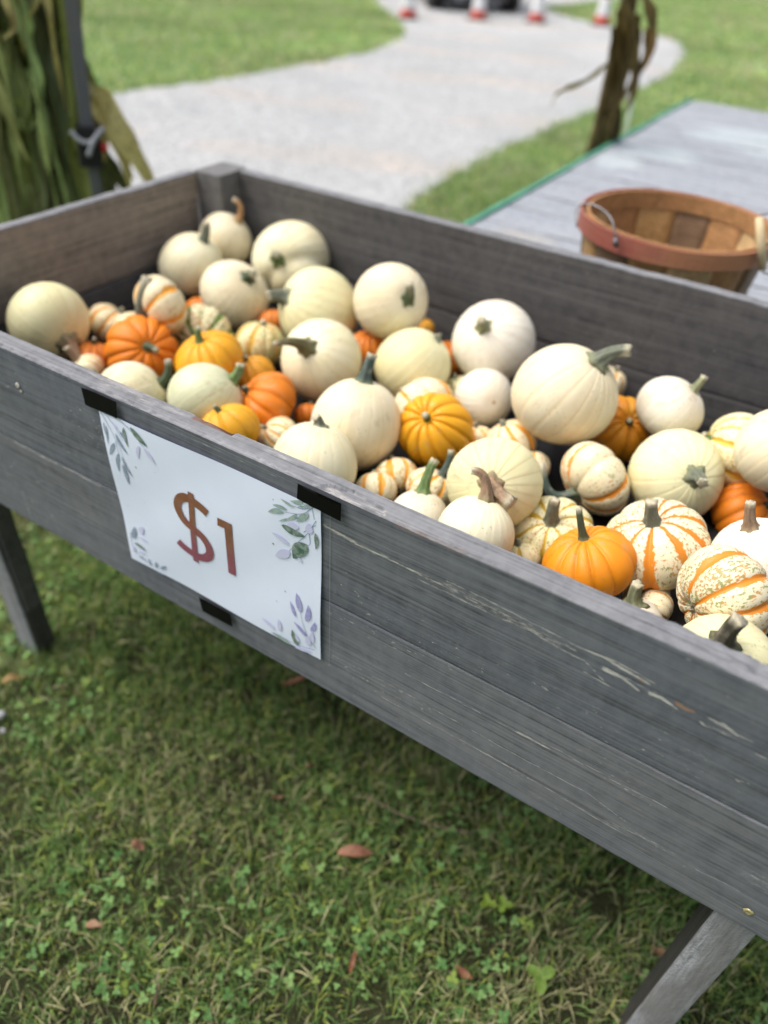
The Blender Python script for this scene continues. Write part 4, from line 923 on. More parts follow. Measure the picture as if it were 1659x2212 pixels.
# ---------------------------------------------------------------- pumpkins
def pumpkin_mesh(r, h, kind, seed, nth=192, nph=44):
    rs = np.random.RandomState(seed)
    if kind == 'W': nr, dep, dim, e = rs.randint(18, 25), 0.005+0.006*rs.rand(), 0.06, 0.96
    elif kind in 'OY': nr, dep, dim, e = rs.randint(10, 13), 0.085, 0.20, 0.86
    else: nr, dep, dim, e = rs.randint(9, 12), 0.075, 0.20, 0.84
    th = np.linspace(0, 2*np.pi, nth, endpoint=False); ph = np.linspace(0.0, np.pi, nph)
    TH, PH = np.meshgrid(th, ph)
    tw = TH+0.10*np.sin(2*TH+rs.rand()*6)+0.07*np.sin(3*TH+rs.rand()*6)
    v = np.abs(np.sin(nr*tw/2))
    valley = (1-v)**(3.6 if kind == 'W' else 1.9)
    rho = np.sin(PH)**e; z = h*np.cos(PH)
    z = z-dim*h*np.exp(-(rho/0.24)**2)*(PH < 1.6)*1.0+dim*0.6*h*np.exp(-(rho/0.22)**2)*(PH >= 1.6)
    polef = np.clip(rho/0.28, 0, 1)
    f = 1-dep*valley*polef
    if kind == 'W': f *= 1+0.002*np.sin(nr*tw)*polef
    # lumps
    for k in range(5):
        d = rs.randn(3); d /= np.linalg.norm(d)
        dot = np.sin(PH)*np.cos(TH)*d[0]+np.sin(PH)*np.sin(TH)*d[1]+np.cos(PH)*d[2]
        f *= 1+rs.uniform(-0.075, 0.06)*np.clip(dot, 0, 1)**2
    if seed == 36:
        d = np.array([-0.9, -0.2, 0.35]); dot = np.sin(PH)*np.cos(TH)*d[0]+np.sin(PH)*np.sin(TH)*d[1]+np.cos(PH)*d[2]
        f *= 1-0.11*np.exp(-((dot-0.55)/0.16)**2)+0.06*np.clip(dot-0.6, 0, 1)
    sk = rs.uniform(-0.05, 0.05, 2)
    X = rho*np.cos(TH)*f*r+sk[0]*z*r; Y = rho*np.sin(TH)*f*r+sk[1]*z*r; Z = z*f*r
    # stripe attribute: follows some valleys
    idx = np.round(nr*tw/(2*np.pi)).astype(int) % nr
    on = rs.rand(nr) < 0.78; wdt = rs.uniform(0.7, 1.45, nr)
    if on.sum() < 4: on[:5] = True
    dist = np.abs(nr*tw/(2*np.pi)-np.round(nr*tw/(2*np.pi)))
    st = np.where(on[idx], np.clip(1-dist/(0.26*wdt[idx]), 0, 1), 0)
    st *= np.clip(rho/0.2, 0.3, 1)
    st = np.clip(st*1.05, 0, 1)
    V = np.stack([X.ravel(), Y.ravel(), Z.ravel()], 1)
    i = np.arange(nth*nph).reshape(nph, nth); q = np.roll(i, -1, axis=1)
    F = np.stack([i[:-1].ravel(), i[1:].ravel(), q[1:].ravel(), q[:-1].ravel()], 1)
    me = fast_mesh('body', V, F, M['plain'] if kind in 'WOY' else M['striped'], True)
    for nm, A in (("rib", valley*polef), ("stripe", st)):
        if len(me.vertices) == A.size:
            at = me.attributes.new(nm, 'FLOAT', 'POINT'); at.data.foreach_set("value", A.ravel().astype(np.float32))
    return me, h*(1-dim)*r

def stem_mesh(base, tip, r0, r1, seed, curl=0.0):
    rs = np.random.RandomState(seed); n, m = 20, 12
    base = Vector(base); tip = Vector(tip); L = (tip-base).length
    c = base+Vector((0, 0, 1))*L*0.55
    pts = []; rad = []
    if seed in (7, 2, 20, 48): c = base+Vector((0, 0, 1))*L*0.85+(tip-base)*0.12
    for k in range(m):
        t = k/(m-1)
        p = base*(1-t)**2+c*2*t*(1-t)+tip*t*t; pts.append(p)
        rad.append((r0*(1-t)+r1*t)*(1+1.05*math.exp(-t*9))*(1+0.10*math.exp(-((1-t)*6)**2)))
    if seed == 7: rad = [r_*(1-0.45*i/(m-1)) for i, r_ in enumerate(rad)]
    V, F = tube(pts, rad, n, True, 0.17, 5+seed % 2)
    # rough cut end: jitter last ring
    V = [Vector(v) for v in V]
    for k in range(n):
        V[(m-1)*n+k] += Vector(rs.uniform(-1, 1, 3))*r1*0.22
    cc = len(V); V.append(tip-(tip-pts[-2]).normalized()*r1*0.3); F.pop(); 
    for k in range(n): F.append(((m-1)*n+k, (m-1)*n+(k+1) % n, cc))
    me = new_mesh('stem', V, F, True, M['stem'])
    at = me.attributes.new("tip", 'FLOAT', 'POINT')
    at.data.foreach_set("value", [min(1, (i//n)/(m-1)) for i in range(len(V)-1)]+[1.0])
    return me

CW = {'cream': (0.81, 0.745, 0.55), 'white': (0.80, 0.765, 0.66), 'ivory': (0.81, 0.77, 0.56), 'yellowish': (0.78, 0.75, 0.47), 'greenish': (0.71, 0.72, 0.51)}
SHW = {'cream': (0.66, 0.52, 0.28), 'white': (0.66, 0.55, 0.38), 'ivory': (0.68, 0.58, 0.30), 'yellowish': (0.60, 0.52, 0.25), 'greenish': (0.40, 0.42, 0.20)}
CST = {'olive': (0.17, 0.15, 0.06), 'dark': (0.055, 0.085, 0.035), 'grey': (0.16, 0.18, 0.13), 'tan': (0.34, 0.22, 0.13), 'orange': (0.55, 0.30, 0.13), 'green': (0.14, 0.24, 0.07), 'blue': (0.06, 0.10, 0.085), 'black': (0.07, 0.065, 0.04), 'pale': (0.30, 0.32, 0.18)}
OR = (0.76, 0.215, 0.008); DOR = (0.64, 0.18, 0.008); YO = (0.80, 0.38, 0.012); GO = (0.66, 0.31, 0.015)
# id: (skin, stem colour, stem radius factor, label)
INFO = {
1: ('yellowish', 'tan', .15, 'pale yellow round pumpkin with pinkish dried stem, farthest left in the bin'),
2: ('cream', 'orange', .10, 'cream round pumpkin with a curled orange-brown stem in the back corner of the bin'),
3: ('ivory', 'grey', .13, 'pale yellow-white round pumpkin with upright grey stem below the back corner'),
4: ('cream', 'dark', .14, 'cream pumpkin with short dark green star stem between the back corner ones'),
5: ('ivory', 'green', .12, 'lumpy large cream pumpkin against the back wall, cut stem pointing at the viewer'),
6: ('yellowish', 'grey', .15, 'pale yellow pumpkin with sideways grey-green stem behind the curved-stem pumpkin'),
7: ('ivory', 'olive', .13, 'cream pumpkin with a long stem curling over to the left'),
8: ('cream', 'dark', .13, 'cream pumpkin by the back wall with dark green stem on its right side'),
9: ('yellowish', 'grey', .10, 'smooth stemless-looking pale pumpkin behind the yellow-orange ribbed one'),
10: ('white', 'pale', .12, 'white pumpkin by the back wall with short pale green stem facing the viewer'),
11: ('white', 'grey', .10, 'small white pumpkin with tan blossom spot facing the viewer'),
12: ('cream', 'grey', .13, 'largest white pumpkin, with thick grey-green stem bent to the right'),
13: ('white', 'pale', .12, 'small white pumpkin with ragged tan stem near the back wall on the right'),
14: ('yellowish', 'grey', .12, 'pale yellow pumpkin with a torn grey stem stub, right of the leaning striped one'),
15: ('cream', 'grey', .12, 'white ribbed pumpkin cut by the right edge of the picture'),
16: ('cream', 'blue', .13, 'cream ribbed pumpkin with upright blue-green stem in the middle of the pile'),
17: ('ivory', 'grey', .12, 'cream pumpkin just behind the front board above the price sign'),
18: ('yellowish', 'tan', .15, 'pale yellow pumpkin with a thick twisted brown stem hanging down'),
19: ('white', 'green', .16, 'small white pumpkin with tall fresh green stem behind the front board'),
20: ('ivory', 'tan', .13, 'white ribbed pumpkin with hooked brown stem at the front board'),
21: ('white', 'tan', .12, 'white pumpkin with upright cut tan stem at the right edge'),
22: ('yellowish', 'black', .14, 'pale yellow pumpkin with thick dark bent stem at the front right board'),
23: ('ivory', 'dark', .12, 'pale cream pumpkin resting against the front board left of the greenish one'),
24: ('greenish', 'green', .14, 'greenish white pumpkin with green stem behind the left end of the sign'),
25: ('O', 'grey', .17, 'tipped orange-banded white pumpkin with long grey stem at its left'),
26: ('O', 'grey', .14, 'small orange-striped pumpkin next to the far left yellow one'),
27: ('O', 'grey', .14, 'orange-striped white pumpkin half hidden behind the bright orange ribbed one'),
28: ('or', 'dark', .10, 'bright orange ribbed mini pumpkin with dark stem, left part of the bin'),
29: ('dor', 'dark', .12, 'dark orange mini pumpkin half buried right of the far left pumpkin'),
30: ('G', 'green', .10, 'green-striped white pumpkin behind the yellow-orange one on the left'),
31: ('yo', 'green', .09, 'yellow-orange ribbed mini pumpkin behind the greenish white one'),
32: ('Y', 'grey', .12, 'yellow-speckled striped pumpkin under the curling long stem'),
33: ('go', 'dark', .10, 'shaded golden mini pumpkin wedged left of the curved-stem pumpkin'),
34: ('or', 'dark', .10, 'deep orange ribbed pumpkin on its side right of the greenish white one'),
35: ('yo', 'dark', .10, 'golden orange pumpkin with green streaks rising over the front board'),
36: ('O', 'grey', .12, 'small orange-streaked white pumpkin below the deep orange one on its side'),
37: ('dor', 'dark', .10, 'little dark orange pumpkin mostly hidden left of the central ribbed cream one'),
39: ('O', 'tan', .20, 'small striped pumpkin with shrivelled pale stem at the front left board'),
40: ('O', 'grey', .12, 'orange-banded white pumpkin peeking out above the yellow-orange ribbed one'),
41: ('yo', 'green', .10, 'yellow-orange deeply ribbed pumpkin with tiny green stem facing the viewer'),
42: ('dor', 'dark', .10, 'dark orange pumpkin in shade left of the white one with pale stem'),
43: ('dor', 'dark', .10, 'dark orange pumpkin under the cream one at the back wall'),
44: ('go', 'dark', .10, 'tiny golden pumpkin at the back wall behind the cream one'),
45: ('O', 'grey', .12, 'white pumpkin with one orange band below the small white blossom-end one'),
46: ('or2', 'dark', .08, 'orange-brown pumpkin with a small stem dot right of the largest white one'),
47: ('O', 'grey', .10, 'faintly banded white pumpkin behind the bent thick stem'),
48: ('O', 'blue', .11, 'tipped orange-banded white pumpkin with curved grey stem over the black gap'),
49: ('Y2', 'green', .12, 'yellow-striped white pumpkin with green stem near the right edge'),
50: ('or', 'dark', .10, 'orange pumpkin with a grey scar at the right edge'),
51: ('Y2', 'grey', .14, 'white pumpkin with yellow stripes and grey stem behind the orange front one'),
52: ('O3', 'grey', .13, 'flat white pumpkin with orange ribs, green specks and stout grey stem'),
53: ('or3', 'dark', .075, 'sharp bright orange ribbed pumpkin with thin green stem at the front board'),
54: ('O', 'black', .11, 'small striped pumpkin with black sideways stem right of the orange front one'),
55: ('O3', 'grey', .10, 'heavily speckled orange-striped pumpkin turned on its side, lower right'),
56: ('Y2', 'grey', .12, 'tiny yellow-striped pumpkin at the front board right of the hooked stem one'),
57: ('O', 'grey', .12, 'small striped pumpkin at the front board right of the sign top'),
58: ('O', 'grey', .12, 'small striped pumpkin under the central ribbed cream one'),
59: ('O', 'blue', .14, 'striped pumpkin with short blue-grey stem behind the fresh green stem'),
61: ('O', 'grey', .12, 'pale little striped pumpkin in the shade behind the yellow twisted-stem one'),
62: ('white', 'pale', .24, 'hidden white pumpkin with ragged tan stem stub poking over the board'),
63: ('O', 'grey', .12, 'small striped pumpkin low between the board and the speckled one'),
64: ('G', 'grey', .12, 'pale green-tinted little pumpkin behind the yellow-orange ribbed one'),
65: ('O', 'grey', .12, 'tiny pale striped pumpkin below the small white blossom-end one, left of the banded one'),
66: ('dor', 'dark', .10, 'orange pumpkin glimpsed beneath the green-stemmed pale yellow one'),
67: ('dor', 'dark', .10, 'orange pumpkin glimpsed beneath the upright-stem pale one'),
}
GR = {'W': 'white pumpkins piled in the bin', 'S': 'striped pumpkins piled in the bin', 'G': 'striped pumpkins piled in the bin', 'O': 'orange pumpkins piled in the bin', 'Y': 'golden pumpkins piled in the bin'}
NM = {'W': 'white_pumpkin', 'S': 'striped_pumpkin', 'G': 'striped_pumpkin', 'O': 'orange_pumpkin', 'Y': 'golden_pumpkin'}
for pid, kind, P, r, h, ax, tip in PUMPKINS:
    skin, stc, sf, lab = INFO[pid]
    root = thing(NM[kind], lab, 'pumpkin', P, GR[kind])
    a = Vector(ax).normalized(); q = Vector((0, 0, 1)).rotation_difference(a)
    q = q @ Matrix.Rotation(pid*1.7, 4, 'Z').to_quaternion()
    root.rotation_mode = 'QUATERNION'; root.rotation_quaternion = q
    k2 = {'W': 'W', 'S': 'S', 'G': 'S', 'O': 'O', 'Y': 'O'}[kind]
    me, ztop = pumpkin_mesh(r, h, k2, pid*7+1)
    b = obj('body', me, root)
    b["line_amt"] = 0.3; b["shade_col"] = (0.5, 0.5, 0.3); b["blush_col"] = (0.6, 0.5, 0.3); b["stripe_col"] = (0.8, 0.3, 0.03); b["speck"] = 0.3
    if kind == 'W':
        c = CW[skin]; b.color = (*c, 1); b["shade_col"] = SHW[skin]; b["line_amt"] = 0.6; b["blush_col"] = (0.72, 0.56, 0.36)
        if pid in (12, 14, 18, 24, 5): b['line_amt'] = 0.85; b['blush_col'] = (0.60, 0.46, 0.26)
        if skin == 'greenish': b["blush_col"] = (0.4, 0.45, 0.25); b["line_amt"] = 0.6
    elif kind in 'OY':
        c = {'or': OR, 'dor': DOR, 'yo': YO, 'go': GO, 'or2': (0.66, 0.25, 0.012), 'or3': (0.80, 0.275, 0.008)}[skin]
        b.color = (*c, 1); b["shade_col"] = tuple(x*0.72 for x in c); b["line_amt"] = 0.75 if skin != 'or3' else 0.35
        b["blush_col"] = (0.45, 0.34, 0.03) if skin in ('yo', 'go', 'or2') else (0.66, 0.20, 0.03)
    else:
        b.color = (0.79, 0.70, 0.48, 1)
        b["stripe_col"] = (0.78, 0.34, 0.03) if pid != 48 else (0.78, 0.28, 0.02); b["shade_col"] = (0.22, 0.24, 0.05); b["speck"] = 0.38
        if skin == 'Y': b["stripe_col"] = (0.62, 0.36, 0.04); b["speck"] = 0.8; b.color = (0.74, 0.68, 0.38, 1)
        if skin == 'Y2': b["stripe_col"] = (0.62, 0.42, 0.05); b["speck"] = 0.5; b.color = (0.80, 0.74, 0.46, 1)
        if skin == 'G': b["stripe_col"] = (0.13, 0.22, 0.03); b["speck"] = 0.9; b.color = (0.78, 0.77, 0.52, 1)
        if skin == 'O3': b["stripe_col"] = (0.70, 0.24, 0.02); b["speck"] = 0.75 if pid == 55 else 0.5; b.color = (0.76, 0.70, 0.50, 1)
    qi = q.inverted()
    if tip is not None: tl = qi @ (Vector(tip)-Vector(P))
    else: tl = Vector((0.15*r, 0.05*r, ztop+0.022))
    base = Vector((0, 0, ztop-0.002))
    if (tl-base).length > 0.06: tl = base+(tl-base).normalized()*0.06
    r0 = r*sf
    if tip is None and pid != 55:
        tl = Vector((0.1*r, 0.05*r, ztop+0.010))
    if pid not in (55,):
        s = obj('stem', stem_mesh(base, tl, r0, r0*(0.72 if pid not in (18, 22) else 0.9), pid), root); s.color = (*CST[stc], 1)
    else:
        s = obj('stem', stem_mesh(base, base+Vector((0.002, 0, 0.004)), r0*0.6, r0*0.5, pid), root); s.color = (*CST['black'], 1)
    # blossom end scar
    V = []; n = 14; zb = -h*r*(1-({'W': .07}.get(kind, .20))*0.6)
    for rr, zz in ((0.085, 0.0006), (0.055, -0.0007), (0.02, -0.0012)):
        for k in range(n):
            an = 6.283*k/n; V.append((r*rr*math.cos(an), r*rr*math.sin(an), zb+zz))
    F = [(i*n+k, (i+1)*n+k, (i+1)*n+(k+1) % n, i*n+(k+1) % n) for i in range(2) for k in range(n)]+[tuple(2*n+k for k in range(n))[::-1]]
    obj('blossom_scar', new_mesh('blossom_scar', V, F, True, M['tanboard'] if kind == 'W' else M['twig']), root)

# ---------------------------------------------------------------- table and bushel basket
tb = thing('plank_table', 'long low grey plank table with green edging behind the bin', 'table', (0.9, 2.1, GZ)); TO = Vector(tb.location)
TZ = -0.17; TX0, TX1 = 0.163, 1.75
y = 1.0; k = 0
while y < 3.2:
    w = 0.137+rnd.uniform(-0.004, 0.004)
    me = plank(TX1-TX0, w, 0.028, 70, 3, M['table'], None, nt=7, jit=0.0016, seed=60+k)
    co = np.zeros(len(me.vertices)*3, np.float32); me.vertices.foreach_get("co", co); co = co.reshape(-1, 3)
    wx = co[:, 0]+TX0; wy = co[:, 1]+y
    s = np.zeros(len(co))
    for (px, py, rx, ry) in ((0.34, 2.27, 0.12, 0.10), (0.50, 2.70, 0.20, 0.16), (0.72, 2.62, 0.2, 0.16), (0.24, 2.10, 0.06, 0.12)):
        s = np.maximum(s, np.clip(1.4-np.hypot((wx-px)/rx, (wy-py)/ry)-0.45*vnoise(wx*9, wy*30, 3), 0, 0.6))
    at = me.attributes.new("scratch", 'FLOAT', 'POINT'); at.data.foreach_set("value", s.astype(np.float32))
    s2 = np.clip(1.2-np.hypot((wx-0.30)/0.10, (wy-1.24)/0.04), 0, 0.55)
    at = me.attributes.new("tan", 'FLOAT', 'POINT'); at.data.foreach_set("value", s2.astype(np.float32))
    obj('plank', me, tb, Vector((TX0+rnd.uniform(-0.002, 0.002), y, TZ+rnd.uniform(-0.0012, 0.0012)))-TO); y += w+0.007; k += 1
YE = y
P = [(TX0-0.010+rnd.uniform(-0.0015, 0.0015), yy) for yy in np.linspace(0.98, YE, 40)]
V, F = [], []
for x, yy in P: V += [(x-0.003, yy, TZ+0.006), (x+0.011, yy, TZ+0.007), (x-0.004, yy, TZ-0.05), (x+0.004, yy, TZ-0.05)]
for i in range(len(P)-1):
    a = i*4; b = a+4; F += [(a, b, b+1, a+1), (a+2, b+2, b, a), (a+1, b+1, b+3, a+3), (a+3, b+3, b+2, a+2)]
obj('edging', new_mesh('edging', V, F, False, M['green_edge']), tb, -TO)
for x in (TX0+0.1, TX1-0.14):
    V, F = box_vf(x, x+0.04, 1.02, YE-0.02, TZ-0.118, TZ-0.0285); obj('rail', new_mesh('rail', V, F, False, M['darkwood']), tb, -TO)
    for yy in (1.1, 2.1, YE-0.14):
        V, F = box_vf(x-0.045, x-0.001, yy, yy+0.045, GZ-0.01, TZ-0.0285); obj('leg', new_mesh('leg', V, F, False, M['darkwood']), tb, -TO)

BX, BY, BR, BR2, BZ, BB = 0.674, 0.954, 0.163, 0.132, 0.022, TZ+0.003
bk = thing('bushel_basket', 'empty wooden slat bushel basket with red-stained rim and wire handles on the table', 'basket', (BX, BY, BB)); BO = Vector(bk.location)
slc = [wood('basket slat %d' % i, tuple(x*0.6 for x in c), c, tuple(min(1, x*1.3) for x in c), blue=tuple(x*0.75 for x in c), big=0.4, specks=False, rough=0.55, bump=0.2) for i, c in enumerate(((0.42, 0.25, 0.10), (0.36, 0.19, 0.08), (0.19, 0.12, 0.07), (0.50, 0.34, 0.17)))]
def rad(z): t = (z-BB)/(BZ-BB); return BR2+(BR-BR2)*t**0.8
NS = 14
for s in range(NS):
    a0 = 2*math.pi*s/NS; a1 = a0+2*math.pi/NS*1.03; V = []; nz, na = 7, 5; off = 0.0015*(s % 2)
    for th_ in (0, 0.0022):
        for i in range(nz):
            z = BB+0.002+(BZ-BB-0.006)*i/(nz-1)
            for j in range(na):
                a = a0+(a1-a0)*j/(na-1); rr = rad(z)-0.004-th_+off
                V.append((rr*math.cos(a), rr*math.sin(a), z-BB))
    m = nz*na; F = []
    for i in range(nz-1):
        for j in range(na-1):
            a = i*na+j; F += [(a, a+1, a+na+1, a+na), (a+m, a+na+m, a+na+1+m, a+1+m)]
    for i in range(nz-1): F += [(i*na, i*na+na, i*na+na+m, i*na+m), (i*na+na-1, i*na+na-1+m, i*na+2*na-1+m, i*na+2*na-1)]
    for j in range(na-1): F += [(j, j+m, j+1+m, j+1), ((nz-1)*na+j, (nz-1)*na+j+1, (nz-1)*na+j+1+m, (nz-1)*na+j+m)]
    obj('slat', new_mesh('slat', V, F, True, slc[(0, 3, 1, 2, 0, 1, 3, 2, 0, 2)[s % 10]]), bk)
def hoop_mat():
    t = NT('stained hoop'); tc = t.node("ShaderNodeTexCoord"); sp = t.node("ShaderNodeSeparateXYZ"); t.link(tc.outputs["Object"], sp.inputs[0])
    n = t.noise(t.coord(), 22, 4)
    f = t.remap(t.math('ADD', sp.outputs["X"], t.math('MULTIPLY', t.math('SUBTRACT', n, 0.5), 0.12)), -0.03, 0.05)
    g_ = t.noise(t.coord(scale=(1, 1, 12)), 30, 4)
    c = t.mix(f, (0.28, 0.06, 0.045), (0.44, 0.18, 0.08)); c = t.mix(t.remap(g_, 0.3, 0.7, 0, 0.35), c, (0.38, 0.25, 0.16))
    t.color(c); t.rough(0.55); t.bump(g_, 0.3, 0.002); return t.m
HM = hoop_mat()
def hoop(name, rin, rout, z0, z1, mat):
    V, F = [], []; n = 72
    for k in range(n):
        a = 2*math.pi*k/n; w = 0.0012*math.sin(3*a+1)
        for rr, z in ((rin, z0), (rout, z0), (rout+w*0, z1+w), (rin, z1+w)): V.append((rr*math.cos(a), rr*math.sin(a), z-BB))
    for k in range(n):
        a = k*4; b = ((k+1) % n)*4
        for q in range(4): F.append((a+q, b+q, b+(q+1) % 4, a+(q+1) % 4))
    return obj(name, new_mesh(name, V, F, False, mat), bk)
hoop('rim_hoop', BR-0.0005, BR+0.004, BZ-0.027, BZ+0.001, HM)
hoop('inner_hoop', BR-0.0125, BR-0.0075, BZ-0.029, BZ+0.001, slc[1])
hoop('middle_hoop', rad(-0.09)-0.001, rad(-0.09)+0.0015, -0.10, -0.08, slc[0])
V = [(0.128*math.cos(k/36*6.283), 0.128*math.sin(k/36*6.283), 0.003) for k in range(36)]
obj('basket_floor', new_mesh('basket_floor', V, [tuple(range(36))], False, slc[2]), bk)
V, F = tube(catmull(BAIL, 5), 0.0016, 8); obj('wire_handle', new_mesh('wire_handle', V, F, True, M['steel']), bk, -BO)
V, F = tube([BAIL[0], (Vector(BAIL[0])*0.35+Vector(BAIL[1])*0.65)], 0.0042, 8); obj('handle_ferrule', new_mesh('handle_ferrule', V, F, True, M['steel']), bk, -BO)
V, F = tube([GRIP[0], [(GRIP[0][i]*0.5+GRIP[1][i]*0.5) for i in range(3)], GRIP[1]], [0.006, 0.0072, 0.006], 12); gp = obj('wooden_grip', new_mesh('wooden_grip', V, F, True, M['grip']), bk, -BO)
g0, g1 = Vector(GRIP[0]), Vector(GRIP[1])
V, F = tube(catmull([g0+Vector((0, 0, 0.004)), g0+Vector((0.05, 0.02, 0.015)), (g0+g1)/2+Vector((0.08, 0.02, 0)), g1+Vector((0.05, 0.01, -0.01)), g1-Vector((0, 0, 0.003))], 5), 0.0015, 6)
obj('wire_handle', new_mesh('wire_handle', V, F, True, M['steel']), bk, -BO)

# ---------------------------------------------------------------- corn stalks, canopy pole
def leaf_ribbon(pts, w, seed, fold=0.35, k=7, ripple=0.25):
    P = catmull(pts, k); n = len(P); V, F = [], []; r_ = random.Random(seed); ph = r_.uniform(0, 6)
    view = Vector((0.75, -0.6, 0.25)).normalized()
    tw0 = r_.uniform(-0.6, 0.6); tw1 = tw0+r_.uniform(-0.9, 0.9)
    for i in range(n):
        t = i/(n-1); T = (P[min(i+1, n-1)]-P[max(i-1, 0)]).normalized()
        S = T.cross(view).normalized(); N = S.cross(T).normalized()
        an = tw0+(tw1-tw0)*t; S2 = S*math.cos(an)+N*math.sin(an); N2 = N*math.cos(an)-S*math.sin(an)
        ww = w*(min(1, 0.55+t*2.2))*(1-max(0, t-0.35)/0.65)**0.7*0.5+0.0012
        rp = ripple*ww*math.sin(ph+t*22)
        V += [P[i]-S2*ww+N2*(fold*ww+rp), P[i]-S2*ww*0.5+N2*fold*ww*0.3, P[i]-N2*0.001, P[i]+S2*ww*0.5+N2*fold*ww*0.3, P[i]+S2*ww+N2*(fold*ww-rp)]
    for i in range(n-1):
        for j in range(4): a = i*5+j; F.append((a, a+1, a+6, a+5))
    m = len(V); V2 = V+[v-Vector((0, 0, 0))+view*-0.0012 for v in V]
    F2 = F+[tuple(i+m for i in f[::-1]) for f in F]
    return V2, F2
cb = thing('corn_stalk_bundle', 'tall bundle of green corn stalks with hanging leaves around the canopy pole', 'corn stalks', (-0.92, 0.93, GZ)); CO = Vector(cb.location)
PB = Vector((-0.925, 0.955, 0)); RH = Vector((0.62, 0.785, 0)).normalized(); VH = Vector((0.785, -0.62, 0)).normalized()
for k in range(9):
    o_ = PB+RH*rnd.uniform(-0.17, 0.01)+VH*rnd.uniform(-0.07, 0.06)
    pts = [o_+Vector((rnd.uniform(-.02, .02), rnd.uniform(-.02, .02), z)) for z in (GZ, -0.45, -0.1, 0.25, 0.6, 0.95)]
    path = catmull(pts, 5); radii = [0.0125*(1-0.35*i/len(path))*(1.18 if i % 6 == 0 else 1) for i in range(len(path))]
    V, F = tube(path, radii, 10); so = obj('stalk', new_mesh('stalk', V, F, True, M['lime'] if k % 4 == 0 else M['corn']), cb, -CO); so.color = (1, 1, 1, 1)
for k in range(200):
    u = rnd.uniform(-0.26, 0.035); d = rnd.uniform(-0.06, 0.10)*(1 if u < 0.0 else 0.3); zt = rnd.uniform(-0.12, 0.62); L = rnd.uniform(0.25, 0.55)
    L *= (1.0 if u > -0.17 else 0.75); b = PB+RH*u+VH*(d-0.03)+Vector((0, 0, zt+(0 if u > -0.17 else 0.12))); side = rnd.uniform(-0.09, 0.07) if u < -0.02 else rnd.uniform(-0.04, 0.0); out = rnd.uniform(-0.02, 0.07)
    pts = [b, b+RH*side*0.4+VH*out+Vector((0, 0, 0.03)), b+RH*side*0.9+VH*out*1.4-Vector((0, 0, L*0.4)), b+RH*side*1.2+VH*out*1.3-Vector((0, 0, L))]
    if pts[-1].z < GZ+0.02: pts[-1].z = GZ+0.02
    pts[2] += RH*rnd.uniform(-0.03, 0.03)
    V, F = leaf_ribbon(pts, rnd.choice((0.012, 0.02, 0.03, 0.045, 0.058)), k, ripple=0.8)
    lo = obj('leaf', new_mesh('leaf', V, F, True, M['corn'] if rnd.random() < 0.86 else M['corndry']), cb, -CO); q_ = rnd.choice((0.8, 1.2, 1.7, 2.4, 3.2)); lo.color = (q_*rnd.uniform(0.85, 1.1), q_, q_*rnd.uniform(0.8, 1.1), 1)
for k in range(22):
    u = rnd.uniform(0.03, 0.085); b = PB+RH*u+VH*rnd.uniform(-0.05, 0.02)+Vector((0, 0, rnd.uniform(0.05, 0.5))); L = rnd.uniform(0.3, 0.5)
    pts = [b, b+RH*rnd.uniform(-0.02, 0.01)-Vector((0, 0, L*0.35)), b+RH*rnd.uniform(-0.03, 0.0)-Vector((0, 0, L*0.7)), b+RH*rnd.uniform(-0.02, 0.02)-Vector((0, 0, L))]
    V, F = leaf_ribbon(pts, rnd.uniform(0.03, 0.05), 900+k)
    lo = obj('leaf', new_mesh('leaf', V, F, True, M['corn']), cb, -CO); q_ = rnd.uniform(0.9, 2.2); lo.color = (q_*1.25, q_*1.15, q_*0.7, 1)
for k in range(46):   # skirt of leaf bases near the ground
    u = rnd.uniform(-0.15, 0.10); b = PB+RH*u+VH*rnd.uniform(-0.05, 0.08)+Vector((0, 0, rnd.uniform(-0.35, -0.08))); sd_ = rnd.uniform(-0.12, 0.10)+u*0.25
    pts = [b, b+RH*sd_*0.3-Vector((0, 0, 0.08)), b+RH*sd_*0.8+VH*0.03-Vector((0, 0, 0.22)), b+RH*sd_*1.2+VH*0.05-Vector((0, 0, 0.34))]
    for p in pts: p.z = max(p.z, GZ+0.01)
    V, F = leaf_ribbon(pts, rnd.uniform(0.035, 0.06), 300+k)
    lo = obj('leaf', new_mesh('leaf', V, F, True, M['corn']), cb, -CO); q_ = rnd.uniform(0.6, 1.8); lo.color = (q_, q_, q_, 1)
V, F = tube(catmull(CORNPTS['lime'], 6), 0.0095, 10); lo = obj('stalk', new_mesh('stalk', V, F, True, M['lime']), cb, -CO); lo.color = (1, 1, 1, 1); tag(lo, 'bright lime green stalk')
V, F = leaf_ribbon([(x-0.012, y-0.012, z) for x, y, z in CORNPTS['limeleaf']], 0.048, 2, 0.3, ripple=0.05); lo = obj('leaf', new_mesh('leaf', V, F, True, M['lime']), cb, -CO); lo.color = (1, 1, 1, 1)
for i, (nm, w, mt, c) in enumerate((('skirt5', .085, 'lime', 0.7), ('skirt1', .07, 'corndry', 1.5), ('skirt4', .05, 'corndry', 1.1), ('skirt3', .055, 'corndry', 1.6), ('skirt2', .045, 'corndry', 1.6), ('brown', .016, 'corndry', 1), ('brown2', .014, 'corndry', 1), ('brown3', .014, 'corndry', 1))):
    V, F = leaf_ribbon(CORNPTS[nm], w, 11+i, 0.3, ripple=0.1); lo = obj('leaf', new_mesh('leaf', V, F, True, M[mt]), cb, -CO); lo.color = (c, c, c, 1)
    tag(lo, 'dry tan corn leaf' if mt == 'corndry' else None)

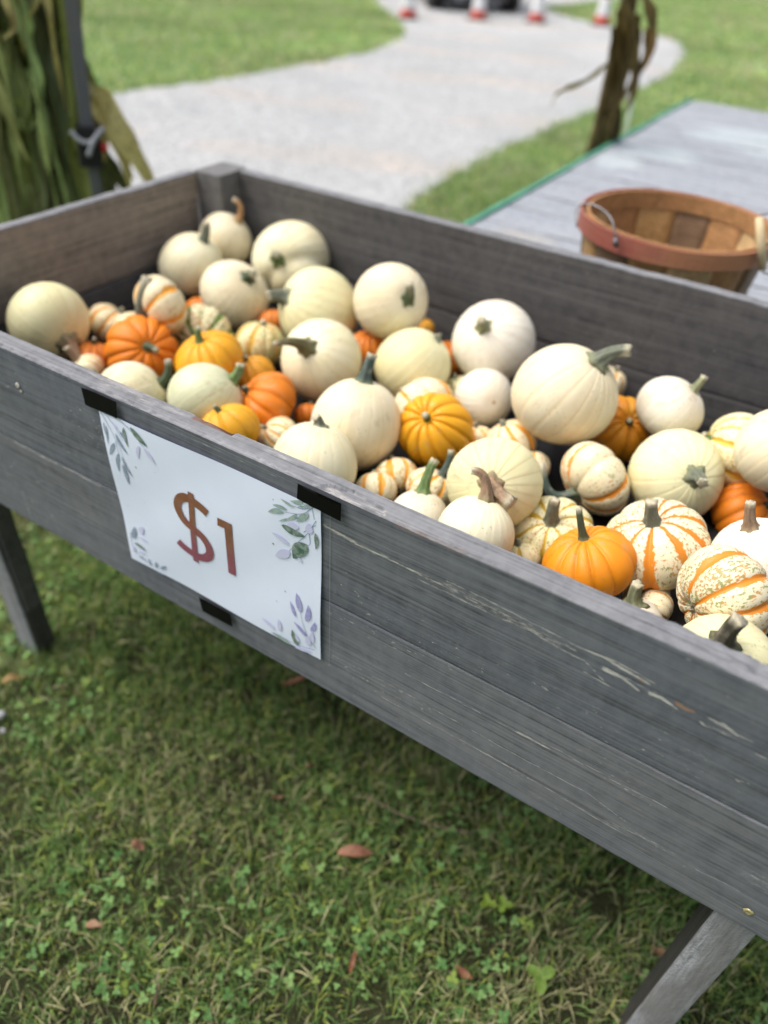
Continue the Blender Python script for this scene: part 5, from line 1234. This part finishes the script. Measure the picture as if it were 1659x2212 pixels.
cp = thing('canopy_pole', 'grey steel canopy leg with black slider and red button among the corn stalks', 'pole', (TENT[3][0], TENT[3][1], GZ)); PO = Vector(cp.location)
t0, t2, t3 = Vector(TENT[0]), Vector(TENT[2]), Vector(TENT[3]); up = (t0-t2).normalized(); fwd_ = VH*0.035
off = VH*0.115+Vector((0, 0, 0.025))
def sq_tube(a, b, w):
    t = (b-a).normalized(); u = RH-t*RH.dot(t); u.normalize(); v = t.cross(u); V = []
    rr = [(1, .8), (.8, 1), (-.8, 1), (-1, .8), (-1, -.8), (-.8, -1), (.8, -1), (1, -.8)]
    for p in (a, b): V += [p+u*w/2*x+v*w/2*y_ for x, y_ in rr]
    F = [(k, (k+1) % 8, 8+(k+1) % 8, 8+k) for k in range(8)]+[tuple(range(8))[::-1], tuple(range(8, 16))]
    return V, F
top_ = t2+up*1.5
V, F = sq_tube(t2-up*0.02+off, top_+off, 0.032); obj('upper_tube', new_mesh('upper_tube', V, F, False, M['greymetal']), cp, -PO)
dn = Vector((t3.x+0.01, t3.y-0.005, GZ)); V, F = sq_tube(dn+off, t2-up*0.01+off, 0.026); obj('lower_tube', new_mesh('lower_tube', V, F, False, M['greymetal']), cp, -PO)
V, F = sq_tube(t2-up*0.045+off*1.1, t2+up*0.045+off*1.1, 0.058); obj('slider_block', new_mesh('slider_block', V, F, False, M['blackplastic']), cp, -PO)
rb = t2+RH*0.036+off*1.3-up*0.005
V, F = tube([rb-RH*0.008, rb+RH*0.004, rb+RH*0.008], [0.011, 0.011, 0.006], 14); obj('release_button', new_mesh('release_button', V, F, True, M['red']), cp, -PO)
kk = t2+off*1.1+up*0.028
strap = catmull([kk-RH*0.04+up*0.012+VH*0.028, kk-RH*0.02+VH*0.035-up*0.008, kk+VH*0.037-up*0.012, kk+RH*0.02+VH*0.035+up*0.0, kk+RH*0.038+VH*0.028+up*0.018], 5)
V, F = tube(strap, 0.0052, 8); obj('zip_strap', new_mesh('zip_strap', V, F, True, M['greyplastic']), cp, -PO)
V, F = tube(catmull([kk+RH*0.03+VH*0.034+up*0.014, kk+RH*0.008+VH*0.042-up*0.012, kk-RH*0.006+VH*0.044-up*0.042], 5), 0.006, 8); obj('zip_strap', new_mesh('zip_strap', V, F, True, M['greyplastic']), cp, -PO)

# board end seen at the left behind the corn
q0, q1, q2, q3 = [Vector(p) for p in TANPT]
tbn = thing('wooden_crate', 'tan wooden crate panel glimpsed at the left edge behind the corn stalks', 'crate', ((q3.x+q2.x)/2, (q3.y+q2.y)/2, GZ)); TBO = Vector(tbn.location)
ns = (q1-q0).cross(q3-q0).normalized()*0.02
def slab(a, b, c, d, nrm): return [a, b, c, d, a+nrm, b+nrm, c+nrm, d+nrm], [(0, 1, 2, 3), (7, 6, 5, 4), (0, 4, 5, 1), (1, 5, 6, 2), (2, 6, 7, 3), (3, 7, 4, 0)]
V, F = slab(q0, q1, q2, q3, ns); obj('panel', new_mesh('panel', V, F, False, M['tanboard']), tbn, -TBO)
for qq in (q2, q3):
    gq = Vector((qq.x, qq.y, GZ)); V, F = slab(qq, qq+RH*0.03, gq+RH*0.03, gq, ns); obj('leg', new_mesh('leg', V, F, False, M['tanboard']), tbn, -TBO)

# right dried stalk
ds = thing('dried_corn_stalk', 'dark brown dried corn stalk tied upright beside the far side of the plank table', 'corn stalks', (RPOLE[-1][0], RPOLE[-1][1], GZ)); DO = Vector(ds.location)
core = [Vector(p) for p in RPOLE]; core = [core[0]+Vector((0, 0, 0.5))]+core+[Vector((core[-1].x-0.01, core[-1].y, GZ))]
for k, (du, w) in enumerate(((0, 0.017), (-0.018, 0.013), (0.02, 0.013), (0.006, 0.015))):
    pts = [p+RH*(du*(1.0-0.5*i/len(core))+rnd.uniform(-.004, .004))+VH*rnd.uniform(-0.012, 0.012) for i, p in enumerate(core)]
    path = catmull(pts, 5); V, F = tube(path, [w*(1.15-0.5*i/len(path)) for i in range(len(path))], 10, ridge=0.08)
    so = obj('stalk', new_mesh('stalk', V, F, True, M['stalkdark']), ds, -DO); so.color = (1.2, 1.1, 1, 1)
for k, L in enumerate(RLEAVES):
    V, F = leaf_ribbon(L, (0.018, 0.036, 0.03, 0.045, 0.04, 0.05, 0.04)[k], 500+k, 0.4); mt = 'corndry' if k in (0, 2) else 'stalkdark'
    lo = obj('leaf', new_mesh('leaf', V, F, True, M[mt]), ds, -DO); lo.color = (0.8, 0.8, 0.7, 1) if k == 0 else ((1.6, 1.5, 1.2, 1) if mt == 'stalkdark' else (1, .7, .6, 1))
for k in range(16):
    z0 = rnd.uniform(-0.2, 0.45); p = core[3]+Vector((0, 0, z0))+RH*rnd.uniform(-0.02, 0.04); L = rnd.uniform(0.15, 0.3)
    pts = [p, p+RH*rnd.uniform(-0.015, 0.03)-Vector((0, 0, L*0.4)), p+RH*rnd.uniform(-0.02, 0.01)-Vector((0, 0, L))]
    V, F = leaf_ribbon(pts, rnd.uniform(0.02, 0.035), 700+k, 0.4); lo = obj('leaf', new_mesh('leaf', V, F, True, M['stalkdark']), ds, -DO); c = rnd.uniform(0.8, 1.9); lo.color = (c, c, c*0.8, 1)
s0, s1 = Vector(STAKE[0]), Vector(STAKE[1])
stk = thing('marker_stake', 'pale thin marker stake standing in the lawn right of the dried corn stalk', 'stake', (s1.x, s1.y, GZ)); KO = Vector(stk.location)
V, F = tube([Vector((s1.x+0.01, s1.y, GZ-0.02)), s1, s0], [0.008, 0.008, 0.008], 10); obj('shaft', new_mesh('shaft', V, F, True, M['whitestake']), stk, -KO)
V, F = tube([s0, s0+Vector((0, 0, 0.012))], [0.011, 0.009], 10); obj('cap', new_mesh('cap', V, F, True, M['whitestake']), stk, -KO)

# ---------------------------------------------------------------- cones and vehicle
CL = ('leftmost red and white traffic cone on the gravel, left of the dark vehicle', 'red and white traffic cone standing in front of the dark vehicle', 'red and white traffic cone just right of the dark vehicle', 'rightmost red and white traffic cone, at the lawn edge beside the dried stalk')
def lathe(prof, n=24):
    V, F = [], []
    for r, z in prof:
        for k in range(n): V.append((r*math.cos(6.28318*k/n), r*math.sin(6.28318*k/n), z))
    for i in range(len(prof)-1):
        for k in range(n): F.append((i*n+k, i*n+(k+1) % n, (i+1)*n+(k+1) % n, (i+1)*n+k))
    return V, F
V, F = join([box_vf(-0.13, 0.13, -0.13, 0.13, 0, 0.022)]); m_base = new_mesh('cone_base', V, F, False, M['blackplastic'])
m_low = new_mesh('cone_foot', *lathe([(0.105, 0.022), (0.10, 0.04), (0.093, 0.11)]), True, M['conered'])
m_w1 = new_mesh('white_band', *lathe([(0.0925, 0.11), (0.067, 0.32)]), True, M['conewhite'])
m_mid = new_mesh('cone_body', *lathe([(0.067, 0.32), (0.055, 0.42)]), True, M['conered'])
m_w2 = new_mesh('white_band', *lathe([(0.0555, 0.42), (0.043, 0.52)]), True, M['conewhite'])
m_top = new_mesh('cone_tip', *lathe([(0.043, 0.52), (0.026, 0.68), (0.022, 0.70), (0.012, 0.70)]), True, M['conered'])
for (x, y), lb in zip(CONES, CL):
    c = thing('traffic_cone', lb, 'traffic cone', (x, y, GZ+0.005), 'traffic cones across the gravel drive', rnd.uniform(0, 1))
    for nm, me in (('base_plate', m_base), ('cone_foot', m_low), ('white_band', m_w1), ('cone_body', m_mid), ('white_band', m_w2), ('cone_tip', m_top)): obj(nm, me, c)

cA, cB = Vector((*CAR[0], 0)), Vector((*CAR[1], 0)); cd = (cB-cA).normalized(); cf = Vector((cd.y, -cd.x, 0))    # cf faces the camera
mid = (cA+cB)/2
veh = thing('utility_vehicle', 'dark utility vehicle parked on the gravel drive behind the traffic cones', 'vehicle', (mid.x-cf.x*1.2, mid.y-cf.y*1.2, GZ+0.004), rz=math.atan2(cf.x*-1, cf.y)+math.pi*0)
# local frame: +Y = towards camera (front), X across
veh.rotation_euler = (0, 0, math.atan2(-cf.x, cf.y))
bl = simple('vehicle black paint', (0.012, 0.012, 0.014), 0.25, 0.1); gl = simple('vehicle glass', (0.03, 0.035, 0.04), 0.08, 0.05); gy = simple('vehicle grey plastic', (0.13, 0.13, 0.135), 0.5, 0.1)
def bevel_box(x0, x1, y0, y1, z0, z1, c=0.05):
    V = []
    for z, k in ((z0, 1), (z0+c*0.5, 0), (z1-c, 0), (z1, 1)):
        q = c*k; V += [(x0+q, y0+q+c*0.0, z), (x1-q, y0+q, z), (x1-q, y1-q, z), (x0+q, y1-q, z)]
    F = [(3, 2, 1, 0), (12, 13, 14, 15)]
    for i in range(3):
        for k in range(4): F.append((i*4+k, i*4+(k+1) % 4, (i+1)*4+(k+1) % 4, (i+1)*4+k))
    return V, F
W2 = 0.66
obj('body', new_mesh('body', *join([bevel_box(-W2, W2, -1.3, 1.1, 0.30, 0.75, 0.08), bevel_box(-W2+0.05, W2-0.05, 0.3, 1.15, 0.70, 1.0, 0.12)]), False, bl), veh)
obj('bumper', new_mesh('bumper', *bevel_box(-W2+0.05, W2-0.05, 1.1, 1.22, 0.20, 0.42, 0.03), False, bl), veh)
obj('skid_plate', new_mesh('skid_plate', *bevel_box(-0.42, 0.30, 1.0, 1.16, 0.12, 0.24, 0.02), False, gy), veh)
obj('windshield', new_mesh('windshield', [(-0.55, 0.35, 0.98), (0.55, 0.35, 0.98), (0.5, 0.1, 1.6), (-0.5, 0.1, 1.6), (-0.55, 0.33, 0.98), (0.55, 0.33, 0.98), (0.5, 0.08, 1.6), (-0.5, 0.08, 1.6)], [(0, 1, 2, 3), (7, 6, 5, 4), (0, 4, 5, 1), (1, 5, 6, 2), (2, 6, 7, 3), (3, 7, 4, 0)], False, gl), veh)
obj('roof', new_mesh('roof', *bevel_box(-0.6, 0.6, -0.95, 0.2, 1.62, 1.70, 0.03), False, bl), veh)
for sx in (-0.55, 0.55):
    V, F = tube([(sx, 0.36, 0.95), (sx*0.95, 0.08, 1.63)], 0.022, 8); obj('roof_post', new_mesh('roof_post', V, F, True, bl), veh)
    V, F = tube([(sx, -0.9, 0.7), (sx*0.95, -0.85, 1.63)], 0.022, 8); obj('roof_post', new_mesh('roof_post', V, F, True, bl), veh)
    V, F = bevel_box(sx*0.5-0.22, sx*0.5+0.22, -0.65, -0.2, 0.75, 0.9, 0.04); obj('seat', new_mesh('seat', V, F, False, gy), veh)
    hl = obj('headlight', new_mesh('headlight', *tube([(sx*0.72, 1.14, 0.62), (sx*0.72, 1.165, 0.62)], 0.075, 16), True, M['conewhite']), veh)
tyre = new_mesh('tyre', *tube([(-0.11, 0, 0), (-0.10, 0, 0), (0.10, 0, 0), (0.11, 0, 0)], [0.22, 0.27, 0.27, 0.22], 28), True, M['blackplastic'])
rim = new_mesh('rim', *tube([(-0.113, 0, 0), (0.113, 0, 0)], 0.14, 20), True, M['greymetal'])
for sx in (-0.56, 0.56):
    for sy in (-0.85, 0.88):
        wv = obj('wheel', tyre, veh, (sx, sy, 0.27)); obj('rim', rim, wv)
obj('tow_disc', new_mesh('tow_disc', *tube([(0.28, 1.18, 0.22), (0.28, 1.23, 0.22)], 0.085, 18), True, M['greyplastic']), veh)

# ---------------------------------------------------------------- things lying on the lawn
def dead_leaf(L, w, seed, fold=0.5):
    r_ = random.Random(seed); V, F = [], []; n = 9
    for i in range(n):
        t = i/(n-1); ww = w*0.5*max(0.08, math.sin(math.pi*(0.08+0.84*t)))*(1+r_.uniform(-0.15, 0.15)); x = L*(t-0.5); z = 0.006*math.sin(t*4+seed)
        V += [(x, -ww, z+fold*ww), (x, -ww*0.4, z+fold*ww*0.2), (x, ww*0.4, z+fold*ww*0.25), (x, ww, z+fold*ww*1.1)]
    for i in range(n-1):
        for j in range(3): a = i*4+j; F.append((a, a+1, a+5, a+4))
    m = len(V); V += [(x, y, z-0.0008) for x, y, z in V]; F += [tuple(k+m for k in f[::-1]) for f in F]
    return new_mesh('fallen_leaf', V, F, True, M['deadleaf'])
DLV = (('leafA', .052, .019, 0.55, 'salmon brown dry leaf lying flat in the middle of the lawn below the bin', (1.25, 1.2, 1.2)),
       ('leafB', .018, .013, 0.2, 'small round brown leaf scrap in the lawn at lower left', (1, 1, 1)),
       ('leafC', .026, .011, 0.0, 'pinkish leaf scrap in the lawn below centre near the bottom', (1.1, 0.9, 0.9)),
       ('leafD', .028, .008, 1.9, 'narrow orange-brown leaf standing in the grass near the bottom centre', (1.1, 1, .8)),
       ('leafE', .050, .010, 0.7, 'thin reddish leaf in the shade under the bin below the sign', (0.9, .7, .6)),
       ('leafF', .030, .010, 0.4, 'tan curled leaf at lower left of the lawn', (1.1, 1.3, 1.3)),
       ('leafG', .032, .014, 1.0, 'yellow-tan leaf beside the left leg of the bin', (1.2, 1.6, 1.0)),
       ('leafH', .014, .010, 1.0, 'tiny brown leaf scrap above the salmon leaf, on the left', (1, 1, 1)),
       ('leafI', .018, .006, 0.9, 'little orange sliver of leaf in the lawn below the tape strip', (1, 1, 1)),
       ('leafJ', .022, .010, 0.3, 'small brown leaf scrap between the grass near the right leg', (.9, .9, .9)),
       ('leafK', .040, .006, 2.2, 'pale straw-coloured leaf strip in the lawn at the bottom left', (1.0, 1.6, 1.6)))
for i, (key, L, w, a, lb, c) in enumerate(DLV):
    p = GROUND_MARKS[key]; o = obj('fallen_leaf', dead_leaf(L, w, i), None, (p[0], p[1], GZ+0.030), (0.15, -0.1, a)); o.color = (*c, 1); tag(o, lb, 'leaf', 'fallen leaves in the lawn')
V, F = tube(catmull([(GROUND_MARKS[k][0], GROUND_MARKS[k][1], GZ+0.028) for k in ('t1', 't2', 't3', 't4')], 6), 0.0016, 6)
o = obj('twig', new_mesh('twig', V, F, True, M['twig'])); tag(o, 'thin curved brown twig lying in the shaded grass under the bin', 'twig')
def clover_plant(p, s, lab, c, rot):
    t = thing('broad_leaf_weed', lab, 'plant', (p[0], p[1], GZ), 'bright weed sprigs in the lawn'); hz = 0.036
    for k in range(3):
        a = rot+k*2.1+rnd.uniform(-0.2, 0.2); V = []; n = 16
        for q in range(n):
            b = 6.283*q/n; u = s*(0.95+math.cos(b)); v = s*0.72*math.sin(b)
            V.append((u*math.cos(a)-v*math.sin(a), u*math.sin(a)+v*math.cos(a), hz+abs(v)*0.4+u*0.1))
        cc = len(V); V.append((s*0.95*math.cos(a), s*0.95*math.sin(a), hz+s*0.1)); F = [(q, (q+1) % n, cc) for q in range(n)]
        lo = obj('leaflet', new_mesh('leaflet', V, F, True, M['lime']), t); lo.color = (*c, 1)
    V, F = tube([(0, 0, 0), (0.004, 0.002, hz*0.5), (0, 0, hz)], 0.0009, 6); so = obj('stem', new_mesh('stem', V, F, True, M['lime']), t); so.color = (*c, 1)
clover_plant(GROUND_MARKS['clov'], 0.0115, 'large bright green three-leaf sprig near the bottom right of the lawn', (0.55, 0.8, 0.6), 0.9)
clover_plant(GROUND_MARKS['cl2'], 0.007, 'small yellow-green sprig above the large three-leaf one, nearer the left', (0.7, 0.9, 0.4), 2.2)
clover_plant(GROUND_MARKS['cl3'], 0.007, 'small yellow-green sprig above the large three-leaf one, nearer the right', (0.6, 0.85, 0.4), 0.3)
for k, (nm, s, lb) in enumerate((('stone', 0.010, 'grey white stone in the grass at the left edge of the lawn'), ('stone2', 0.006, 'smaller dark stone right beneath the grey white one at the left edge'))):
    V, F = lathe([(0.0, -0.5), (0.7, -0.4), (1.0, 0.0), (0.75, 0.5), (0.3, 0.7), (0.0, 0.72)], 10); r_ = random.Random(k)
    V = [(x*s*(1+r_.uniform(-.2, .2)), y*s*0.8*(1+r_.uniform(-.2, .2)), z*s) for x, y, z in V]; p = GROUND_MARKS[nm]
    tag(obj('stone', new_mesh('stone', V, F, False, M['stone']), None, (p[0], p[1], GZ+0.022)), lb, 'stone', 'stones in the lawn')
